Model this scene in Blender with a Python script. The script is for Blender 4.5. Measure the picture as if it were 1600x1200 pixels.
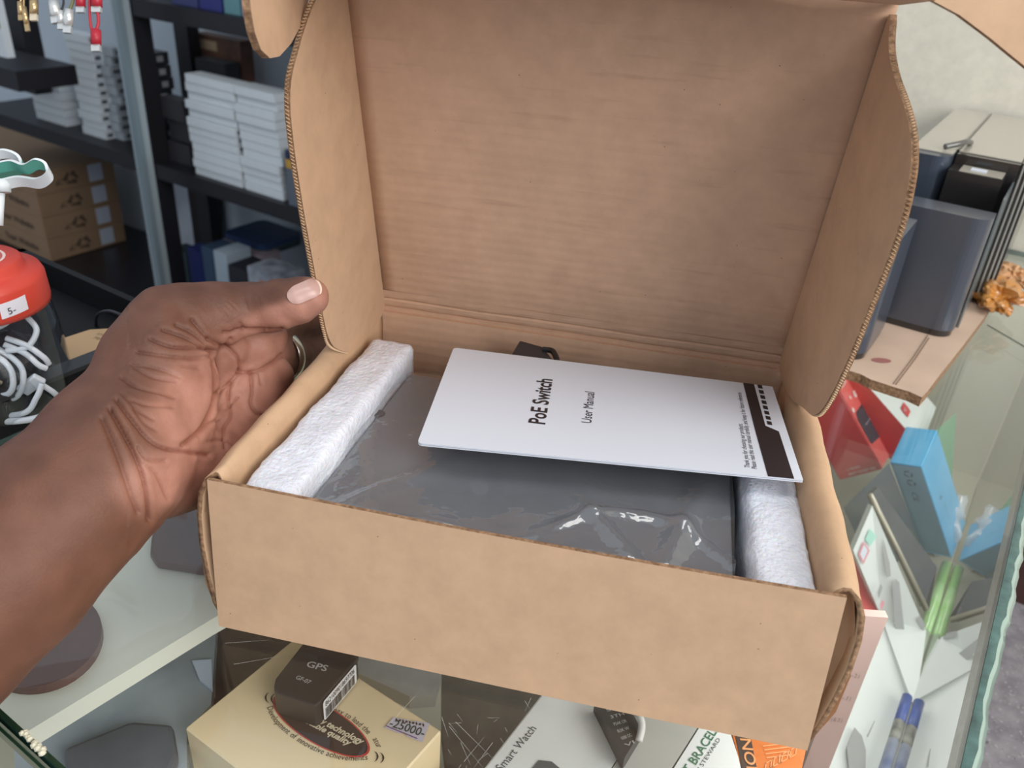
import bpy, bmesh, math, random
import numpy as np
from mathutils import Vector, Matrix

for o in list(bpy.data.objects):
    bpy.data.objects.remove(o)
S = bpy.context.scene
COL = S.collection
random.seed(7)
PI = math.pi

# ------------------------------------------------------------------ camera
FPX = 1314.7
CAM = Vector((0.1815, -0.2663, 0.3166))
ROT = ((0.977297, 0.202323, 0.062897), (0.154593, -0.477934, -0.864685), (-0.144885, 0.854777, -0.498361))
RX, RY, RZ = (Vector(r) for r in ROT)          # right, down, forward
cd = bpy.data.cameras.new('camera')
cam = bpy.data.objects.new('camera', cd); COL.objects.link(cam)
m3 = Matrix((RX, -RY, -RZ)).transposed()
cam.matrix_world = Matrix.Translation(CAM) @ m3.to_4x4()
cd.sensor_width = 36.0
cd.lens = 36.0 * FPX / 1600.0
cd.clip_start = 0.01
cd.dof.use_dof = True
cd.dof.focus_distance = 0.43
cd.dof.aperture_fstop = 13.0
S.camera = cam

# ------------------------------------------------------------------ light
S.view_settings.view_transform = 'Standard'
S.view_settings.look = 'None'
S.view_settings.gamma = 1.0
S.view_settings.use_curve_mapping = False
S.view_settings.exposure = 0.0

wd = bpy.data.worlds.new('world'); S.world = wd
wd.use_nodes = True
bg = wd.node_tree.nodes['Background']
bg.inputs[0].default_value = (0.80, 0.90, 1.0, 1)
bg.inputs[1].default_value = 0.70

def area(name, loc, target, sx, sy, power, col):
    ld = bpy.data.lights.new(name, 'AREA'); ld.shape = 'RECTANGLE'
    ld.size = sx; ld.size_y = sy; ld.energy = power; ld.color = col
    o = bpy.data.objects.new(name, ld); COL.objects.link(o)
    o.location = loc
    o.rotation_euler = (Vector(target) - Vector(loc)).to_track_quat('-Z', 'Y').to_euler()
    return o
# daylight through the open shop front (right of and behind the photographer)
area('shopfront_daylight', (2.5, -1.45, 1.45), (0.1, 0.1, 0.0), 2.4, 1.8, 84, (1.0, 0.97, 0.935))
# ceiling strip lamp over the counter
area('ceiling_lamp', (0.5, -0.3, 2.1), (0.1, 0.2, 0.0), 1.4, 0.5, 14, (1.0, 0.97, 0.93))

# ------------------------------------------------------------------ helpers
NU = Vector((0.92654, -0.37619, 0.0)).normalized()   # across the counter, towards the customer side
DV = Vector((0.37619, 0.92654, 0.0)).normalized()    # along the counter, towards the back wall
TH = math.atan2(NU.y, NU.x)
def V(u, v, z): return NU*u + DV*v + Vector((0, 0, z))
def ray(px, py): return RX*((px-800)/FPX) + RY*((py-600)/FPX) + RZ
def at(px, py, dep): return CAM + ray(px, py)*dep
def at_plane(px, py, P, n):
    d = ray(px, py); return CAM + d*((P-CAM).dot(n)/d.dot(n))
def at_z(px, py, z): return at_plane(px, py, Vector((0, 0, z)), Vector((0, 0, 1)))
def at_v(px, py, v): return at_plane(px, py, DV*v, DV)
def uvz(P): return (P.dot(NU), P.dot(DV), P.z)

def lin(c):
    return tuple(((x/255)/12.92 if x/255 <= .04045 else ((x/255+.055)/1.055)**2.4) for x in c)

MATS = {}
def mat(name, rgb, rough=0.6, var=0.0, vscale=30, bump=0.0, bscale=200, metal=0.0, spec=0.5,
        coat=0.0, rgb2=None, sub=0.0, emit=0.0):
    if name in MATS: return MATS[name]
    m = bpy.data.materials.new(name); m.use_nodes = True
    nt = m.node_tree; b = nt.nodes['Principled BSDF']
    c = lin(rgb)
    b.inputs['Base Color'].default_value = (*c, 1)
    b.inputs['Roughness'].default_value = rough
    b.inputs['Metallic'].default_value = metal
    b.inputs['Specular IOR Level'].default_value = spec
    b.inputs['Coat Weight'].default_value = coat
    b.inputs['Coat Roughness'].default_value = 0.08
    if sub:
        b.inputs['Subsurface Weight'].default_value = sub
        b.inputs['Subsurface Radius'].default_value = (0.01, 0.004, 0.002)
        b.inputs['Subsurface Scale'].default_value = 0.3
    if emit:
        b.inputs['Emission Color'].default_value = (*c, 1); b.inputs['Emission Strength'].default_value = emit
    tc = nt.nodes.new('ShaderNodeTexCoord')
    if var or rgb2:
        n = nt.nodes.new('ShaderNodeTexNoise'); n.inputs['Scale'].default_value = vscale
        n.inputs['Detail'].default_value = 6
        nt.links.new(tc.outputs['Object'], n.inputs['Vector'])
        r = nt.nodes.new('ShaderNodeValToRGB')
        r.color_ramp.elements[0].position = .32; r.color_ramp.elements[1].position = .68
        if rgb2: a, d = lin(rgb2), c
        else: a, d = [x*(1-var) for x in c], [min(1, x*(1+var)) for x in c]
        r.color_ramp.elements[0].color = (*a, 1); r.color_ramp.elements[1].color = (*d, 1)
        nt.links.new(n.outputs['Fac'], r.inputs['Fac'])
        nt.links.new(r.outputs['Color'], b.inputs['Base Color'])
    if bump:
        n2 = nt.nodes.new('ShaderNodeTexNoise'); n2.inputs['Scale'].default_value = bscale
        n2.inputs['Detail'].default_value = 4
        nt.links.new(tc.outputs['Object'], n2.inputs['Vector'])
        bp = nt.nodes.new('ShaderNodeBump'); bp.inputs['Strength'].default_value = bump
        bp.inputs['Distance'].default_value = 0.001
        nt.links.new(n2.outputs['Fac'], bp.inputs['Height'])
        nt.links.new(bp.outputs['Normal'], b.inputs['Normal'])
    MATS[name] = m; return m

def kraft(name, rgb, streak=0.0):
    """kraft paper: fibre mottling, a few dark specks, faint corrugation lines"""
    m = bpy.data.materials.new(name); m.use_nodes = True; MATS[name] = m
    nt = m.node_tree; L = nt.links.new; b = nt.nodes['Principled BSDF']
    b.inputs['Roughness'].default_value = 0.72; b.inputs['Specular IOR Level'].default_value = 0.25
    tc = nt.nodes.new('ShaderNodeTexCoord')
    c = lin(rgb)
    n = nt.nodes.new('ShaderNodeTexNoise'); n.inputs['Scale'].default_value = 55; n.inputs['Detail'].default_value = 9
    n.inputs['Roughness'].default_value = .65
    L(tc.outputs['Object'], n.inputs['Vector'])
    r = nt.nodes.new('ShaderNodeValToRGB')
    r.color_ramp.elements[0].position = .3; r.color_ramp.elements[1].position = .7
    r.color_ramp.elements[0].color = (*[x*.91 for x in c], 1); r.color_ramp.elements[1].color = (*[x*1.08 for x in c], 1)
    L(n.outputs['Fac'], r.inputs['Fac'])
    # specks
    v = nt.nodes.new('ShaderNodeTexVoronoi'); v.inputs['Scale'].default_value = 95
    L(tc.outputs['Object'], v.inputs['Vector'])
    lt = nt.nodes.new('ShaderNodeMath'); lt.operation = 'LESS_THAN'; lt.inputs[1].default_value = 0.028
    L(v.outputs['Distance'], lt.inputs[0])
    mx = nt.nodes.new('ShaderNodeMix'); mx.data_type = 'RGBA'
    mx.inputs[7].default_value = (*lin((110, 84, 62)), 1)
    L(lt.outputs[0], mx.inputs[0]); L(r.outputs['Color'], mx.inputs[6])
    out = mx.outputs[2]
    bp = nt.nodes.new('ShaderNodeBump'); bp.inputs['Distance'].default_value = 0.0006; bp.inputs['Strength'].default_value = .25
    L(n.outputs['Fac'], bp.inputs['Height']); nrm = bp.outputs['Normal']
    if streak:
        mp = nt.nodes.new('ShaderNodeMapping'); mp.inputs['Scale'].default_value = (18, 230, 230)
        L(tc.outputs['Object'], mp.inputs['Vector'])
        n2 = nt.nodes.new('ShaderNodeTexNoise'); n2.inputs['Scale'].default_value = 1; n2.inputs['Detail'].default_value = 3
        L(mp.outputs['Vector'], n2.inputs['Vector'])
        r2 = nt.nodes.new('ShaderNodeValToRGB'); r2.color_ramp.elements[0].position = .24; r2.color_ramp.elements[1].position = .40
        s0 = 1-streak
        r2.color_ramp.elements[0].color = (s0, s0, s0, 1); r2.color_ramp.elements[1].color = (1, 1, 1, 1)
        L(n2.outputs['Fac'], r2.inputs['Fac'])
        mm = nt.nodes.new('ShaderNodeMix'); mm.data_type = 'RGBA'; mm.blend_type = 'MULTIPLY'; mm.inputs[0].default_value = 1
        L(out, mm.inputs[6]); L(r2.outputs['Color'], mm.inputs[7]); out = mm.outputs[2]
        w = nt.nodes.new('ShaderNodeTexWave'); w.bands_direction = 'Z'; w.inputs['Scale'].default_value = 52
        w.inputs['Distortion'].default_value = .6
        L(tc.outputs['Object'], w.inputs['Vector'])
        b2 = nt.nodes.new('ShaderNodeBump'); b2.inputs['Distance'].default_value = 0.0003; b2.inputs['Strength'].default_value = .35
        L(w.outputs['Fac'], b2.inputs['Height']); L(nrm, b2.inputs['Normal']); nrm = b2.outputs['Normal']
    L(out, b.inputs['Base Color']); L(nrm, b.inputs['Normal'])
    return m

def clearmat(name, tint=(1, 1, 1), ior=1.5, rough=0.0, extra=0.0, bump=0.0, bscale=20, coll=None, haze=0.0):
    """thin clear sheet: see-through with Fresnel reflection, optional milky haze"""
    m = bpy.data.materials.new(name); m.use_nodes = True; MATS[name] = m
    nt = m.node_tree; L = nt.links.new
    for n in list(nt.nodes): nt.nodes.remove(n)
    out = nt.nodes.new('ShaderNodeOutputMaterial')
    t = nt.nodes.new('ShaderNodeBsdfTransparent'); t.inputs[0].default_value = (*tint, 1)
    g = nt.nodes.new('ShaderNodeBsdfGlossy'); g.inputs['Roughness'].default_value = rough
    f = nt.nodes.new('ShaderNodeLayerWeight'); f.inputs[0].default_value = .5      # 1 - |cos|
    pw = nt.nodes.new('ShaderNodeMath'); pw.operation = 'POWER'; pw.inputs[1].default_value = 5.0
    L(f.outputs['Facing'], pw.inputs[0])
    f0 = ((ior-1)/(ior+1))**2
    a = nt.nodes.new('ShaderNodeMath'); a.operation = 'MULTIPLY_ADD'; a.use_clamp = True
    a.inputs[1].default_value = 1-f0; a.inputs[2].default_value = f0+extra
    L(pw.outputs[0], a.inputs[0])
    mx = nt.nodes.new('ShaderNodeMixShader')
    L(a.outputs[0], mx.inputs[0]); L(t.outputs[0], mx.inputs[1]); L(g.outputs[0], mx.inputs[2])
    res = mx.outputs[0]
    if haze:
        d = nt.nodes.new('ShaderNodeBsdfDiffuse'); d.inputs[0].default_value = (.8, .84, .86, 1)
        m2 = nt.nodes.new('ShaderNodeMixShader'); m2.inputs[0].default_value = haze
        L(res, m2.inputs[1]); L(d.outputs[0], m2.inputs[2]); res = m2.outputs[0]
    if bump:
        tc = nt.nodes.new('ShaderNodeTexCoord'); n = nt.nodes.new('ShaderNodeTexNoise')
        n.inputs['Scale'].default_value = bscale; n.inputs['Detail'].default_value = 3
        L(tc.outputs['Object'], n.inputs['Vector'])
        b = nt.nodes.new('ShaderNodeBump'); b.inputs['Strength'].default_value = bump; b.inputs['Distance'].default_value = .01
        L(n.outputs['Fac'], b.inputs['Height']); L(b.outputs['Normal'], g.inputs['Normal']); L(b.outputs['Normal'], f.inputs['Normal'])
    L(res, out.inputs[0])
    return m

def link(name, me, parent=None):
    o = bpy.data.objects.new(name, me); COL.objects.link(o)
    if parent is not None:
        o.parent = parent
    return o

def world_inv(parent):
    if parent is None: return Matrix.Identity(4)
    M = Matrix.LocRotScale(parent.location, parent.rotation_euler.to_quaternion(), parent.scale)
    if parent.parent is not None:
        return M.inverted() @ world_inv(parent.parent)
    return M.inverted()

def obj(name, bm, mats, parent=None, smooth=False, label=None):
    """link a bmesh given in world coordinates as one mesh object"""
    if not isinstance(mats, (list, tuple)): mats = [mats]
    bm.transform(world_inv(parent))
    bmesh.ops.recalc_face_normals(bm, faces=bm.faces[:]) if not getattr(bm, '_nofix', False) else None
    me = bpy.data.meshes.new(name); bm.to_mesh(me); bm.free()
    for m in mats: me.materials.append(m)
    if smooth:
        for p in me.polygons: p.use_smooth = True
    o = link(name, me, parent)
    if label: o['label'] = label
    return o

def tag(o, label, cat, group=None, kind=None):
    o['label'] = label; o['category'] = cat
    if group: o['group'] = group
    if kind: o['kind'] = kind
    return o
def thing(name, label, cat, loc=(0, 0, 0), rz=0.0, group=None):
    o = bpy.data.objects.new(name, None); COL.objects.link(o)
    o.empty_display_size = 0.02
    o.location = loc; o.rotation_euler = (0, 0, rz)
    return tag(o, label, cat, group)
def structure(o):
    o['kind'] = 'structure'; return o

def BM(): return bmesh.new()
def hexa(bm, P, mi=0):
    """box from 8 points: 4 bottom, 4 top in the same order"""
    v = [bm.verts.new(p) for p in P]
    fs = []
    for q in ((3, 2, 1, 0), (4, 5, 6, 7), (0, 1, 5, 4), (1, 2, 6, 5), (2, 3, 7, 6), (3, 0, 4, 7)):
        f = bm.faces.new([v[i] for i in q]); f.material_index = mi; fs.append(f)
    return fs
def boxw(bm, x0, x1, y0, y1, z0, z1, mi=0):
    return hexa(bm, [Vector(p) for p in ((x0, y0, z0), (x1, y0, z0), (x1, y1, z0), (x0, y1, z0),
                                        (x0, y0, z1), (x1, y0, z1), (x1, y1, z1), (x0, y1, z1))], mi)
def boxuv(bm, u0, u1, v0, v1, z0, z1, mi=0):
    return hexa(bm, [V(*p) for p in ((u0, v0, z0), (u1, v0, z0), (u1, v1, z0), (u0, v1, z0),
                                    (u0, v0, z1), (u1, v0, z1), (u1, v1, z1), (u0, v1, z1))], mi)
def para(bm, O, A, B, C, mi=0):
    """parallelepiped spanned at O by the corners A, B, C"""
    a, b, c = A-O, B-O, C-O
    return hexa(bm, [O, O+a, O+a+b, O+b, O+c, O+a+c, O+a+b+c, O+b+c], mi)
def bevel(bm, w, seg=2):
    bmesh.ops.recalc_face_normals(bm, faces=bm.faces[:])
    es = [e for e in bm.edges if len(e.link_faces) == 2 and e.calc_face_angle(0) > .4]
    bmesh.ops.bevel(bm, geom=es, offset=w, segments=seg, profile=.5, affect='EDGES', clamp_overlap=True)
def prism(bm, pts, off, mi=0, mi_side=None):
    """closed outline extruded by the vector off"""
    n = len(pts)
    a = [bm.verts.new(p) for p in pts]; b = [bm.verts.new(p+off) for p in pts]
    fa = bm.faces.new(a); fb = bm.faces.new(b[::-1]); fa.material_index = fb.material_index = mi
    for i in range(n):
        f = bm.faces.new((a[i], b[i], b[(i+1) % n], a[(i+1) % n])); f.material_index = mi if mi_side is None else mi_side
    r = bmesh.ops.triangulate(bm, faces=[fa, fb])
def tube(bm, pts, r, seg=10, cap=True, mi=0):
    pts = [Vector(p) for p in pts]; n = len(pts)
    rs = r if isinstance(r, (list, tuple)) else [r]*n
    rings = []; up = None
    for i, p in enumerate(pts):
        t = (pts[min(i+1, n-1)]-pts[max(i-1, 0)]).normalized()
        if up is None:
            up = t.orthogonal().normalized()
        up = (up - t*up.dot(t)).normalized(); s = t.cross(up)
        rings.append([bm.verts.new(p+(up*math.cos(2*PI*k/seg)+s*math.sin(2*PI*k/seg))*rs[i]) for k in range(seg)])
    for a, b in zip(rings, rings[1:]):
        for k in range(seg):
            f = bm.faces.new((a[k], a[(k+1) % seg], b[(k+1) % seg], b[k])); f.material_index = mi
    if cap:
        f = bm.faces.new(rings[0][::-1]); f.material_index = mi; f = bm.faces.new(rings[-1]); f.material_index = mi
def lathe(bm, prof, c, seg=48, mi=0, close=False):
    rings = []
    for (r, z) in prof:
        rings.append([bm.verts.new((c[0]+r*math.cos(2*PI*k/seg), c[1]+r*math.sin(2*PI*k/seg), c[2]+z)) for k in range(seg)] if r > 1e-6
                     else [bm.verts.new((c[0], c[1], c[2]+z))])
    for a, b in zip(rings, rings[1:]):
        for k in range(seg):
            k2 = (k+1) % seg
            if len(a) == 1 and len(b) == 1: continue
            if len(a) == 1: f = bm.faces.new((a[0], b[k2], b[k]))
            elif len(b) == 1: f = bm.faces.new((a[k], a[k2], b[0]))
            else: f = bm.faces.new((a[k], a[k2], b[k2], b[k]))
            f.material_index = mi
def spline(pts, n=8):
    P = [Vector(p) for p in pts]; out = []
    for i in range(len(P)-1):
        p0, p1, p2, p3 = P[max(i-1, 0)], P[i], P[i+1], P[min(i+2, len(P)-1)]
        for k in range(n):
            t = k/n
            out.append(0.5*((2*p1)+(p2-p0)*t+(2*p0-5*p1+4*p2-p3)*t*t+(3*p1-p0-3*p2+p3)*t**3))
    out.append(P[-1]); return out

GLY = {}
def glyph_mesh(s, bold=0.0):
    k = (s, bold)
    if k in GLY: return GLY[k]
    c = bpy.data.curves.new('t', 'FONT'); c.body = s; c.size = 1.0; c.resolution_u = 3; c.offset = bold
    o = bpy.data.objects.new('t', c); COL.objects.link(o)
    bpy.context.view_layer.update()
    dg = bpy.context.evaluated_depsgraph_get()
    me = bpy.data.meshes.new_from_object(o.evaluated_get(dg))
    bpy.data.objects.remove(o); bpy.data.curves.remove(c)
    vs = [Vector((v.co.x, v.co.y)) for v in me.vertices]; fs = [list(p.vertices) for p in me.polygons]
    xs = [v.x for v in vs] or [0]; w = max(xs)
    bpy.data.meshes.remove(me); GLY[k] = (vs, fs, w); return GLY[k]
def text_bm(bm, s, org, xd, yd, h, width=None, bold=0.0, shear=0.0, mi=0, align='l'):
    """flat lettering: cap height h, baseline from org along xd"""
    vs, fs, w = glyph_mesh(s, bold)
    xd = xd.normalized(); yd = (yd - xd*yd.dot(xd)).normalized()
    sy = h/0.73; sx = (width/w) if (width and w) else sy
    o = org - xd*(w*sx/2) if align == 'c' else org
    nv = [bm.verts.new(o+xd*((v.x+shear*v.y)*sx)+yd*(v.y*sy)) for v in vs]
    for f in fs:
        try:
            g = bm.faces.new([nv[i] for i in f]); g.material_index = mi
        except ValueError: pass
def lettering(name, s, org, xd, yd, h, m, parent, **k):
    bm = BM(); text_bm(bm, s, org, xd, yd, h, **k); return obj(name, bm, m, parent)
def decal(name, pts, m, parent, off=None, th=0.0):
    """a flat printed patch or sticker"""
    bm = BM()
    if off is not None and th:
        prism(bm, pts, off*th)
    else:
        f = bm.faces.new([bm.verts.new(p) for p in pts]); bmesh.ops.triangulate(bm, faces=[f])
    return obj(name, bm, m, parent)
# ------------------------------------------------------------------ materials
K_OUT = kraft('kraft_outside', (198, 163, 132))
K_IN = kraft('kraft_inside', (200, 163, 136), streak=.12)
K_EDGE = mat('cardboard_cut_edge', (166, 130, 98), .85, rgb2=(112, 82, 58), vscale=420, bump=.6, bscale=600)
K_RIM = kraft('kraft_rim', (200, 165, 132))
WHITE = mat('white_card', (216, 221, 231), .35, spec=.45)
INK = mat('black_ink', (34, 30, 32), .5)
DARKPLASTIC = mat('black_plastic', (26, 26, 30), .38, bump=.1, bscale=300)
FOAM = mat('white_foam', (226, 229, 238), .55, var=.06, vscale=150, bump=1.0, bscale=420, sub=.3, spec=.5)
SWITCH = mat('dark_grey_metal', (106, 108, 113), .42, var=.05)

# ------------------------------------------------------------------ the open cardboard box
W, D, H = 0.28, 0.2139, 0.0806
AL = 1.8253                                             # lid leaning slightly forward over the box
T = 0.003
box = thing('cardboard_box', 'open brown corrugated mailer box on the glass counter, lid raised', 'box')

bm = BM(); boxw(bm, 0.001, W-.001, 0.008, D, 0, T); obj('bottom', bm, K_OUT, box)
# front wall: double, outer face slightly splayed outwards at the foot
bm = BM()
SP = 0.0107
n = 24
def fy(z): return SP*(z/H)**1.1
outer, inner = [], []
for i in range(n+1):
    x = W*i/n
    sag = 0.0012*math.sin(PI*i/n)
    wid = (i/n-.5)*0.0
    outer.append([Vector((x + (-.002 if i == 0 else (-.002 if i == n else 0))*(z/H), fy(z)-.0006*math.sin(PI*i/n), z*(1 if z < H else 1)-(sag if z >= H else 0))) for z in (0, .02, .04, .06, H)])
for row in outer: pass
g = [[bm.verts.new(p) for p in row] for row in outer]
h = [[bm.verts.new(p+Vector((0, .0019, 0))) for p in row] for row in outer]
for i in range(n):
    for j in range(4):
        bm.faces.new((g[i][j], g[i+1][j], g[i+1][j+1], g[i][j+1]))
        bm.faces.new((h[i][j], h[i][j+1], h[i+1][j+1], h[i+1][j]))
    f = bm.faces.new((g[i][4], g[i+1][4], h[i+1][4], h[i][4])); f.material_index = 1
    bm.faces.new((g[i][0], h[i][0], h[i+1][0], g[i+1][0]))
for i in (0, n):
    for j in range(4): bm.faces.new((g[i][j], g[i][j+1], h[i][j+1], h[i][j]))
obj('front_wall', bm, [K_OUT, K_EDGE], box)
# back wall, its upper fold continuing into the lid
bm = BM(); boxw(bm, 0.0115, W-.0115, D-.004, D, T, H-.0025); obj('back_wall', bm, [K_IN], box)

def side_wall(sgn):
    """rolled-over double side wall: outer sheet bulges out, rounded rim, inner sheet down to the floor"""
    prof_out = []
    prof = [(0.000, 0.000), (-.0035, .012), (-.0066, .028), (-.0088, .045), (-.0092, .060), (-.0078, .072), (-.0045, .0795),
            (0.000, .0825), (.0045, .0822), (.0090, .0800), (.0118, .0755), (.0122, .066), (.0118, .03), (.0115, .0032)]
    th = 0.0024
    inn = []
    for i, (x, z) in enumerate(prof):
        a = Vector(prof[max(i-1, 0)]); b = Vector(prof[min(i+1, len(prof)-1)])
        t = (b-a).normalized(); nn = Vector((t.y, -t.x))
        inn.append((x+nn.x*th, max(.0005, z+nn.y*th)))
    ny = 26
    bm = BM(); rows = []
    for j in range(ny+1):
        y = 0.0015 + (D-.0045)*j/ny
        k = .55+.45*math.cos(PI*(j/ny)**1.2*.9) if sgn < 0 else .62+.38*math.cos(PI*(j/ny)*.9)
        wob = .0004*math.sin(j*1.3)+.0003*math.sin(j*.6+1)
        def P(x, z):
            x2 = x*k if x < 0 else x*((.30+.62*(j/26)) if sgn < 0 else (.66+.30*min(1, j/14)))
            X = x2+wob*(z/H)
            yy = y + (fy(z)+(.0024 if x > -.001 else .0002))*max(0, 1-j/8)
            return Vector((X if sgn < 0 else W-X, yy, z))
        rows.append(([bm.verts.new(P(*q)) for q in prof], [bm.verts.new(P(*q)) for q in inn]))
    m = len(prof)
    for (a, ai), (b, bi) in zip(rows, rows[1:]):
        for i in range(m-1):
            bm.faces.new((a[i], a[i+1], b[i+1], b[i])).material_index = 0 if i < 6 else 2
            bm.faces.new((ai[i], bi[i], bi[i+1], ai[i+1])).material_index = 2
        bm.faces.new((a[0], b[0], bi[0], ai[0])); bm.faces.new((a[-1], ai[-1], bi[-1], b[-1]))
    for (a, ai) in (rows[0], rows[-1]):
        for i in range(m-1): bm.faces.new((a[i], ai[i], ai[i+1], a[i+1])).material_index = 1
    sw_ = obj('side_wall', bm, [K_OUT, K_EDGE, K_RIM], box, smooth=True)
    # folded corner tab closing the gap between the bulging sheet and the front wall
    bm = BM(); pr = []
    for z in (.002, .02, .04, .055, .066, .074, .0785):
        xo = -.0098*math.sin(PI*min(1, z/.085)**.8)*.98
        yb = fy(z)+.011
        row = [(xo, yb-.007), (xo*.8, yb-.002), (xo*.4, yb), (.002, yb)]
        pr.append([bm.verts.new(Vector((x if sgn < 0 else W-x, y, z))) for x, y in row])
    for a, b in zip(pr, pr[1:]):
        for i in range(3): bm.faces.new((a[i], a[i+1], b[i+1], b[i]))
    obj('corner_tab', bm, K_OUT, box, smooth=True)
    return sw_
side_wall(-1); side_wall(1)

# lid frame: s along the lid from the hinge, q towards the camera, x across
LS = Vector((0, math.cos(AL), math.sin(AL)))
LQ = Vector((0, -math.sin(AL), math.cos(AL)))
HG = Vector((0, D, H))
LX0, LX1 = 0.0115, W-.0125
LLEN = D-.0005
def LP(x, s, q): return HG + LS*s + LQ*q + Vector((x, 0, 0))
bm = BM()
n, k = 28, 20
def bow(x, s): return 0.0016*math.sin(PI*(x-LX0)/(LX1-LX0))*math.sin(PI*min(1, s/LLEN)) + .0004*math.sin(x*60+s*30)
fr = [[bm.verts.new(LP(LX0+(LX1-LX0)*i/n, LLEN*j/k, -bow(LX0+(LX1-LX0)*i/n, LLEN*j/k))) for j in range(k+1)] for i in range(n+1)]
bk = [[bm.verts.new(v.co - LQ*T) for v in r] for r in fr]
for i in range(n):
    for j in range(k):
        bm.faces.new((fr[i][j], fr[i+1][j], fr[i+1][j+1], fr[i][j+1]))
        bm.faces.new((bk[i][j], bk[i][j+1], bk[i+1][j+1], bk[i+1][j])).material_index = 1
for i in range(n):
    bm.faces.new((fr[i][0], bk[i][0], bk[i+1][0], fr[i+1][0])); bm.faces.new((fr[i][k], fr[i+1][k], bk[i+1][k], bk[i][k]))
for j in range(k):
    bm.faces.new((fr[0][j], fr[0][j+1], bk[0][j+1], bk[0][j])); bm.faces.new((fr[n][j], bk[n][j], bk[n][j+1], fr[n][j+1]))
lid = obj('lid', bm, [K_IN, K_OUT], box, smooth=True)
# creased hinge strip (two soft score lines running along the hinge)
bm = BM(); rows = []
hp = [(-.0060, .0002), (-.0035, .0011), (-.0018, .0020), (-.0004, .0020), (.0004, .0002), (.0014, .0010), (.0034, .0013), (.0056, .0010), (.0066, -.0004), (.0078, .0004), (.0100, .0005), (.013, .0001)]
for i in range(n+1):
    x = LX0+.0004+(LX1-LX0-.0008)*i/n
    row = []
    for (s, q) in hp:
        q2 = q + .0001*math.sin(i*1.7+s*900)
        if s < 0: P = Vector((x, D-.0010-q2*.6, H+s))
        else: P = LP(x, s, q2)
        row.append(bm.verts.new(P))
    rows.append(row)
for a, b in zip(rows, rows[1:]):
    for j in range(len(hp)-1): bm.faces.new((a[j], b[j], b[j+1], a[j+1]))
obj('hinge_crease', bm, K_IN, box)

def sheet(outline, frame, th, name, parent, mats, label=None, sub=1):
    """flat flap: outline in 2D, frame maps (a, b) to space; cut edges show the flutes"""
    P = [frame(*p) for p in outline]
    nn = (P[1]-P[0]).cross(P[2]-P[0])
    for i in range(1, len(P)-1): nn += (P[i]-P[0]).cross(P[i+1]-P[0])
    nn.normalize()
    bm = BM(); prism(bm, P, nn*th, 0, 1)
    return obj(name, bm, mats, parent, label=label), nn

def smooth_outline(pts, n=5):
    """round the corners of an outline a little by Chaikin cutting"""
    P = [Vector((p[0], p[1])) for p in pts]
    for _ in range(2):
        Q = []
        for i in range(len(P)):
            a, b = P[i], P[(i+1) % len(P)]
            if (a-b).length < .006: Q += [a*.75+b*.25, a*.25+b*.75]
            else:
                d = (b-a).normalized()*min(.004, (b-a).length*.25); Q += [a+d, b-d]
        P = Q
    return [(p.x, p.y) for p in P]

# side flaps of the lid
def flap_frame(x0, splay, sgn):
    def fr(s, q): return LP(x0+sgn*q*math.sin(splay), s, q*math.cos(splay))
    return fr
def fluted_edge(pts, nrm, parent):
    """wavy medium between the two liners along a cut edge"""
    bm = BM()
    P = spline([tuple(p) for p in pts], 10)
    # resample every 0.6 mm
    Q = [P[0]]; acc = 0
    for a, b in zip(P, P[1:]):
        L = (b-a).length
        while acc+L >= .0009:
            t = (.0009-acc)/L; a = a+(b-a)*t; Q.append(a.copy()); L = (b-a).length; acc = 0
        acc += L
    rows = []
    for i, p in enumerate(Q):
        o = nrm*(.0015+.0009*(1 if i % 2 else -1))
        t = (Q[min(i+1, len(Q)-1)]-Q[max(i-1, 0)]).normalized(); outw = t.cross(nrm).normalized()
        rows.append((bm.verts.new(p+o+outw*.0005), bm.verts.new(p+o-outw*.0005)))
    for a, b in zip(rows, rows[1:]): bm.faces.new((a[0], b[0], b[1], a[1]))
    return obj('flute_edge', bm, mat('flute_paper', (214, 182, 146), .8), parent)
LFX = 0.0125
lf = [(-.004, 0), (-.001, .03), (.010, .060), (.030, .0775), (.045, .0815), (.08, .0815), (.12, .0812), (.150, .0795), (.172, .0765), (.184, .071),
      (.192, .060), (.200, .048), (.2065, .034), (.2085, .018), (LLEN, 0)]
lf3 = smooth_outline(lf)
o, nn = sheet(lf3, flap_frame(LFX-.0005, .03, -1), T, 'side_flap', lid, [K_OUT, K_EDGE])
fluted_edge([flap_frame(LFX-.0005, .03, -1)(*p) for p in lf[2:-1]], nn, lid)
rf = [(-.001, 0), (.001, .020), (.010, .042), (.022, .058), (.032, .074), (.040, .082), (.050, .0865), (.065, .090), (.09, .0925), (.12, .0925), (.150, .0925),
      (.166, .090), (.180, .083), (.187, .0745), (.191, .064), (.1935, .048), (.195, .03), (.200, .012), (LLEN, 0)]
RFX = W-.0125
rf3 = smooth_outline(rf)
o, nn2 = sheet(rf3, flap_frame(RFX, math.radians(6.5), 1), T, 'side_flap', lid, [K_OUT, K_EDGE])
fluted_edge([flap_frame(RFX, math.radians(6.5), 1)(*p) for p in rf[3:-1]], nn2, lid)

# front tuck panel of the lid (above the frame) with its two ears
TP = LP(0, LLEN, 0)
TD = Vector((0, -.995, .10)).normalized()
def TK(x, a): return TP + TD*a + Vector((x, 0, 0))
bm = BM(); prism(bm, [TK(LX0, .0015), TK(LX1, .0015), TK(LX1-.004, .078), TK(LX0+.004, .078)], Vector((0, .0003, .003)), 0, 1)
obj('tuck_panel', bm, [K_IN, K_EDGE], lid)
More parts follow.
